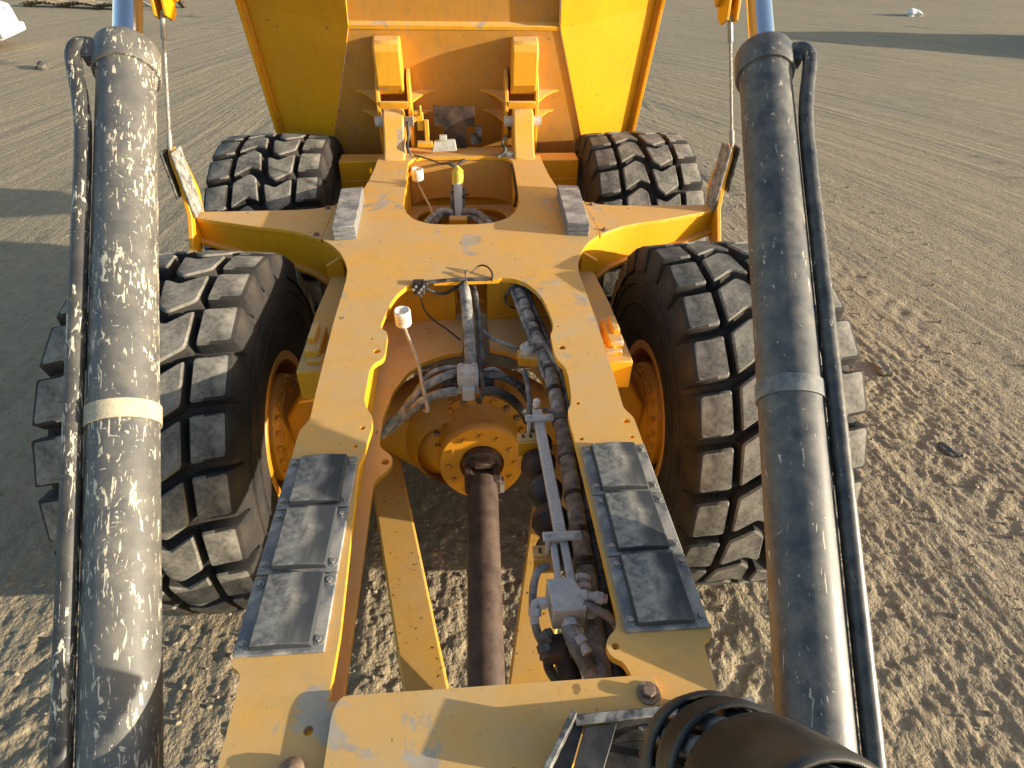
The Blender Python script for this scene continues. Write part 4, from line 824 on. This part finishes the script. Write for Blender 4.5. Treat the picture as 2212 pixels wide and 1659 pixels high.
b = B(); b.box((.42, .46, 1.42), (.44, .42, .02)); b.obj('dark_fill_sheet', M_BLACK, br, None, .004)  # black sheet added so the space under the bracket looks dark
b = B(); c_ = p0+dv*.185+nv*.0225+V(0, 0, -.045); pl_ = []
for t in range(16):
    a = 2*math.pi*t/16; pl_.append(c_+dv*(.030*math.copysign(abs(math.cos(a))**.7, math.cos(a)))+V(0, 0, .011*math.sin(a)))
b.ext(pl_, nv*.002); b.obj('bracket_slot', M_SENSOR, br)
for o_ in (.170, .183):
    b = B(); b.tube([p0+dv*o_+nv*.028+V(0, 0, -.03), p0+dv*o_+nv*.045+V(0, 0, -.06), p0+dv*(o_-.005)+nv*.055+V(0, 0, -.13), p0+dv*(o_+.01)+nv*.08+V(0, 0, -.24)], .008, 8); b.obj('bracket_strap', M_HOSE, br, 60)
# the bundle: smooth hoses held by wide woven wraps
ax_ = [(0.410, 0.464, 1.719), (0.389, 0.439, 1.833), (0.372, 0.408, 1.939), (0.370, 0.338, 2.047), (0.371, 0.266, 2.143), (0.380, 0.189, 2.233)]
P_ = [Vector(p) for p in ax_]
def bez(t):
    n = len(P_)-1; u = min(max(t*n, 0), n-1e-6); i = int(u); f_ = u-i
    p0_, p1_, p2_, p3_ = P_[max(i-1, 0)], P_[i], P_[i+1], P_[min(i+2, n)]
    return .5*((2*p1_)+(p2_-p0_)*f_+(2*p0_-5*p1_+4*p2_-p3_)*f_*f_+(3*p1_-p0_-3*p2_+p3_)*f_**3)
RB = .098
bund = B(); bund.tube([bez(i/30) for i in range(31)], RB-.030, 20, True, 0); bo = bund.obj('hose_bundle', M_BLACK, truck, 60, label='fat bundle of hoses in black woven wraps')
for j in range(11):
    pts = []
    for i in range(41):
        t = i/40; c = bez(t); d = (bez(min(t+.01, 1))-bez(max(t-.01, 0))).normalized(); x = d.cross(V(0, 0, 1)).normalized(); y = x.cross(d); a = 2*math.pi*j/11+t*1.2
        pts.append(c+(x*math.cos(a)+y*math.sin(a))*(RB-.022))
    b = B(); b.tube(pts, .020, 10, True, 0); b.obj('bundled_hose', M_SMOOTHHOSE, bo, 60)
for t0, t1, rr_ in ((.30, .345, RB+.005), (.355, .43, RB+.010), (.50, .60, RB+.010), (.675, .98, RB+.010)):
    n = 10; seg = 40; vs = []; fs = []
    for i in range(n+1):
        t = t0+(t1-t0)*i/n; c = bez(t); d = (bez(min(t+.01, 1))-bez(max(t-.01, 0))).normalized(); x = d.cross(V(0, 0, 1)).normalized(); y = x.cross(d)
        for k in range(seg):
            a = 2*math.pi*k/seg; tw = .018*math.cos(a+.6); c2 = c+d*tw*0
            e = rr_*(1+.012*math.sin(3*a+i*.3))-(.006 if i in (0, n) else 0); vs.append(c2+(x*math.cos(a)+y*math.sin(a))*e)
        if i == n: pass
    fs = [(i*seg+k, i*seg+(k+1) % seg, (i+1)*seg+(k+1) % seg, (i+1)*seg+k) for i in range(n) for k in range(seg)]
    b = B(); b.add(vs, fs); o = b.obj('hose_wrap', M_SLEEVE, bo, 60); sm_ = o.modifiers.new('thick', 'SOLIDIFY'); sm_.thickness = .005; sm_.offset = 0

# ------------------------------------------------------------------ the yard around it
def paint(name, col, rough=.3):
    k = N(name); f = k.math('MULTIPLY', k.ramp(k.noise(3, 4), .4, .7), .25); return k.out(k.mix(f, col, (0.5, 0.44, 0.34)), rough, 0, None, .3, .01, .5)
M_CAR = paint('white_car_paint', (0.82, 0.82, 0.80)); M_GLASS = N('car_dark_glass').out((0.02, 0.025, 0.03), .06); M_TAIL = N('red_tail_lamp').out((0.35, 0.015, 0.012), .2); M_PLATEN = simple('number_plate', (0.62, 0.61, 0.56), .5, 0, (0.45, 0.4, 0.3), .4, 30)
car = link('parked_car', None, None, None, (-13.6, 22.95, ZG), (0, 0, R(12))); car.scale = (1.12, 1.12, 1.12); car['label'] = 'white parked car with its lit tail end beside the machine scrap'; car['category'] = 'car'
# local axes: +X is the tail, body runs to -X
secs = [(0.02, .74, .34, .66, .40), (-.06, .84, .26, .98, .55), (-.35, .88, .24, 1.08, .66), (-.75, .89, .24, 1.10, .68), (-1.5, .90, .24, 1.06, .70), (-2.8, .90, .24, 1.00, .70), (-3.7, .87, .26, .90, .66), (-4.25, .80, .30, .72, .55)]
b = B(); rings = []
for x, wd, z0, z1, wt in secs:
    hw = wd; rings.append([(x, -hw*.86, z0), (x, -hw, z0+.12), (x, -hw, (z0+z1)/2), (x, -hw*.96, z1-.10), (x, -hw*.86, z1), (x, 0, z1+.02), (x, hw*.86, z1), (x, hw*.96, z1-.10), (x, hw, (z0+z1)/2), (x, hw, z0+.12), (x, hw*.86, z0)])
n = len(rings[0]); vs = [v for r_ in rings for v in r_]; fs = [(i*n+k, i*n+(k+1) % n, (i+1)*n+(k+1) % n, (i+1)*n+k) for i in range(len(rings)-1) for k in range(n)]+[tuple(range(n))[::-1], tuple((len(rings)-1)*n+k for k in range(n))]
b.add(vs, fs); o = b.obj('car_body', M_CAR, car, 35, .03, 3)
b = B(); b.prism([(-.55, -.70, 1.06), (-.55, .70, 1.06), (-2.75, .74, 1.0), (-2.75, -.74, 1.0)], [(-1.05, -.58, 1.46), (-1.05, .58, 1.46), (-2.15, .58, 1.46), (-2.15, -.58, 1.46)]); b.obj('cabin_glass', M_GLASS, car, None, .05, 3)
b = B(); b.prism([(-1.02, -.60, 1.44), (-1.02, .60, 1.44), (-2.2, .60, 1.44), (-2.2, -.60, 1.44)], [(-1.15, -.52, 1.50), (-1.15, .52, 1.50), (-2.05, .52, 1.50), (-2.05, -.52, 1.50)]); b.obj('car_roof', M_CAR, car, None, .03, 3)
b = B(); b.box((.035, 0, .42), (.14, 1.70, .22)); b.obj('rear_bumper', M_CAR, car, None, .05, 4)
b = B(); b.box((.028, .05, .74), (.02, .52, .12)); b.obj('number_plate', M_PLATEN, car, None, .004)
for s in (-1, 1):
    b = B(); b.box((-.40, s*.85, .99), (.30, .08, .09)); b.obj('tail_lamp', M_TAIL, car, None, .02)
for x in (-.85, -3.45):
    for s in (-1, 1):
        b = B(); b.lathe([(-.10, .20), (-.10, .30), (-.07, .32), (.07, .32), (.10, .30), (.10, .20)], (x, s*.80, .32), (0, 1, 0), 28); t_ = b.obj('car_wheel', M_TYRE, car, 40)
        b = B(); b.lathe([(.0, .0), (.02, .20), (.085, .21)], (x, s*.80, .32), (0, s, 0), 20); b.obj('wheel_rim', M_ZINC, t_, 40)
b = B(); b.lathe([(0, .035), (.012, .035), (.014, 0)], (.005, .05, .93), (1, 0, .2), 20); b.obj('boot_badge', M_BLACK, car, 40)

# dismantled machine parts lying on the soil
M_SCRAP = simple('scrap_steel_dark', (0.045, 0.038, 0.030), .7, .1, (0.22, 0.18, 0.12), .7, 3)
def part_thing(name, label, loc, rz, cat='scrap metal'):
    e = link(name, None, None, None, (loc[0], loc[1], gz(loc[0], loc[1])), (0, 0, rz)); e['label'] = label; e['category'] = cat; return e
t = part_thing('crawler_track', 'long dark crawler track chain lying on the soil behind the white car', (-16.4, 33.0), R(-12), 'track chain')
b = B(); b.box((0, 0, .02), (1, 1, .04)); 
shoe = B(); shoe.box((0, 0, .10), (.17, .80, .04)); shoe.box((.06, 0, .14), (.025, .80, .06)); shoe.box((0, .13, .05), (.16, .06, .10)); shoe.box((0, -.13, .05), (.16, .06, .10)); SHOE = shoe.mesh('track_shoe'); SHOE.materials.append(M_SCRAP)
for i in range(26):
    link('track_shoe', SHOE, None, t, (-2.4+.185*i, .25*math.sin(i*.12), .02+.10*abs(math.sin(i*.35))), (random.uniform(-.06, .06), random.uniform(-.15, .15), R(4*math.cos(i*.3))))
t2 = part_thing('track_roller', 'dark flanged track roller lying at the end of the track chain', (-13.9, 32.6), R(30))
b = B(); b.lathe([(-.32, .07), (-.24, .07), (-.24, .20), (-.17, .20), (-.17, .14), (.17, .14), (.17, .20), (.24, .20), (.24, .07), (.32, .07)], (0, 0, .20), (1, 0, 0), 24); b.obj('roller_body', M_SCRAP, t2, 40)
b = B(); b.tube([(-.5, .3, .30), (0, .25, .36), (.5, -.1, .25), (.8, -.3, .05)], .05, 10); b.obj('bent_arm', M_HOSEG, t2, 50)
t3 = part_thing('idler_wheel', 'dark spoked idler wheel leaning beyond the track roller', (-12.3, 33.6), R(-40))
b = B(); b.lathe([(-.09, .16), (-.09, .36), (-.05, .42), (.05, .42), (.09, .36), (.09, .16)], (0, 0, .36), (.3, 1, .55), 28, True); b.lathe([(-.14, 0), (-.14, .12), (.14, .12), (.14, 0)], (0, 0, .36), (.3, 1, .55), 18)
for i in range(5):
    a = 2*math.pi*i/5; m_ = V(.3, 1, .55).to_track_quat('Z', 'Y').to_matrix(); b.bar(m_ @ V(math.cos(a)*.1, math.sin(a)*.1, 0)+V(0, 0, .36), m_ @ V(math.cos(a)*.3, math.sin(a)*.3, 0)+V(0, 0, .36), .08, .05)
b.obj('idler_rim', M_SCRAP, t3, 40)
# litter and loose stones
def lump(name, label, loc, size, mat, cat, seed, group=None, flat=.5):
    rs = random.Random(seed); bm = bmesh.new(); bmesh.ops.create_icosphere(bm, subdivisions=3, radius=1)
    for v in bm.verts:
        n = v.co.normalized(); k = 1+.28*math.sin(n.x*3.1+seed)+.2*math.sin(n.y*5.3+seed*2)+.16*math.sin(n.z*7+n.x*4+seed*3)+rs.uniform(-.04, .04); v.co = V(n.x*size*k, n.y*size*.8*k, n.z*size*flat*k)
    me = bpy.data.meshes.new(name); bm.to_mesh(me); bm.free(); me.materials.append(mat)
    o = link(name, me, None, None, (loc[0], loc[1], gz(loc[0], loc[1])+size*flat*.35), (0, 0, rs.uniform(0, 6))); o['label'] = label; o['category'] = cat
    if group: o['group'] = group
    return o
M_STONE = simple('dusty_stone', (0.24, 0.20, 0.15), .9, 0, (0.36, 0.30, 0.2), .6, 14); M_BAG = simple('white_plastic_bag', (0.72, 0.72, 0.70), .5, 0, (0.5, 0.45, 0.36), .3, 8); M_DARKST = simple('dark_grey_stone', (0.07, 0.068, 0.065), .8, 0, (0.25, 0.21, 0.15), .5, 14)
lump('plastic_bag', 'crumpled white plastic bag far out on the bare soil', (21.97, 33.1), .38, M_BAG, 'litter', 3)
lump('stone', 'angular tan clod of earth beside the front tyre with a bent scrap', (4.04, 4.63), .095, M_STONE, 'clod', 5)
lump('stone', 'dark grey stone lying alone left of the stop cable', (-11.25, 19.73), .22, M_DARKST, 'stone', 8)
lump('stone', 'low dark clod in a hollow of the rutted soil', (3.95, 3.5), .07, M_DARKST, 'clod', 11, None, .35)
rs = random.Random(4); pb = B()
ico = bmesh.new(); bmesh.ops.create_icosphere(ico, subdivisions=1, radius=1); ico.verts.ensure_lookup_table(); iv = [v.co.copy() for v in ico.verts]; ifc = [tuple(v.index for v in f.verts) for f in ico.faces]; ico.free()
N_ = 9000; px = np.random.RandomState(2).uniform(-3.6, 6.5, N_); py = .4+np.random.RandomState(3).uniform(0, 1, N_)**1.5*11; hz = ground_height(px, py)
dn = fbm(px*.7, py*.5, 3, 91)
for i in range(N_):
    if rs.random() > .15+1.3*max(0, dn[i]-.38)*2: continue
    r0 = .006+.018*rs.random()**3; m_ = Matrix.Rotation(rs.uniform(0, 6), 3, (rs.random()+.1, rs.random(), rs.random()))
    sc = V(r0*rs.uniform(.8, 1.4), r0*rs.uniform(.7, 1.1), r0*rs.uniform(.5, .9)); c = V(px[i], py[i], hz[i]+ZG+r0*.25)
    pb.add([c+m_ @ V(v.x*sc.x*rs.uniform(.8, 1.2), v.y*sc.y, v.z*sc.z) for v in iv], ifc)
mep = bpy.data.meshes.new('soil_crumbs'); mep.from_pydata(pb.v, [], pb.f); mep.update(); po = link('soil_crumbs', mep, M_STONE); po['kind'] = 'stuff'; po['label'] = 'small crumbs of dry soil scattered over the ruts'; po['category'] = 'soil crumbs'
# unseen heap added past the right edge to cast the far shadow band
hp = B(); vs = []
for i in range(15):
    t_ = i/14; rr_ = 3.6*(1-t_)**.85
    for j in range(48):
        a = 2*math.pi*j/48; k_ = 1+.14*math.sin(3*a+1)+.08*math.sin(7*a+i)
        vs.append((26.0+rr_*k_*math.cos(a)*1.05, 23.0+rr_*k_*math.sin(a)*1.0, ZG-.1+2.7*math.sin(t_*math.pi/2)**1.1+.05*math.sin(j*1.9+i*2.7)))
hp.add(vs, [(i*48+j, i*48+(j+1) % 48, (i+1)*48+(j+1) % 48, (i+1)*48+j) for i in range(14) for j in range(48)])
bo_ = hp.obj('unseen_shadow_heap', g.data.materials[0], None, 60); bo_['kind'] = 'structure'
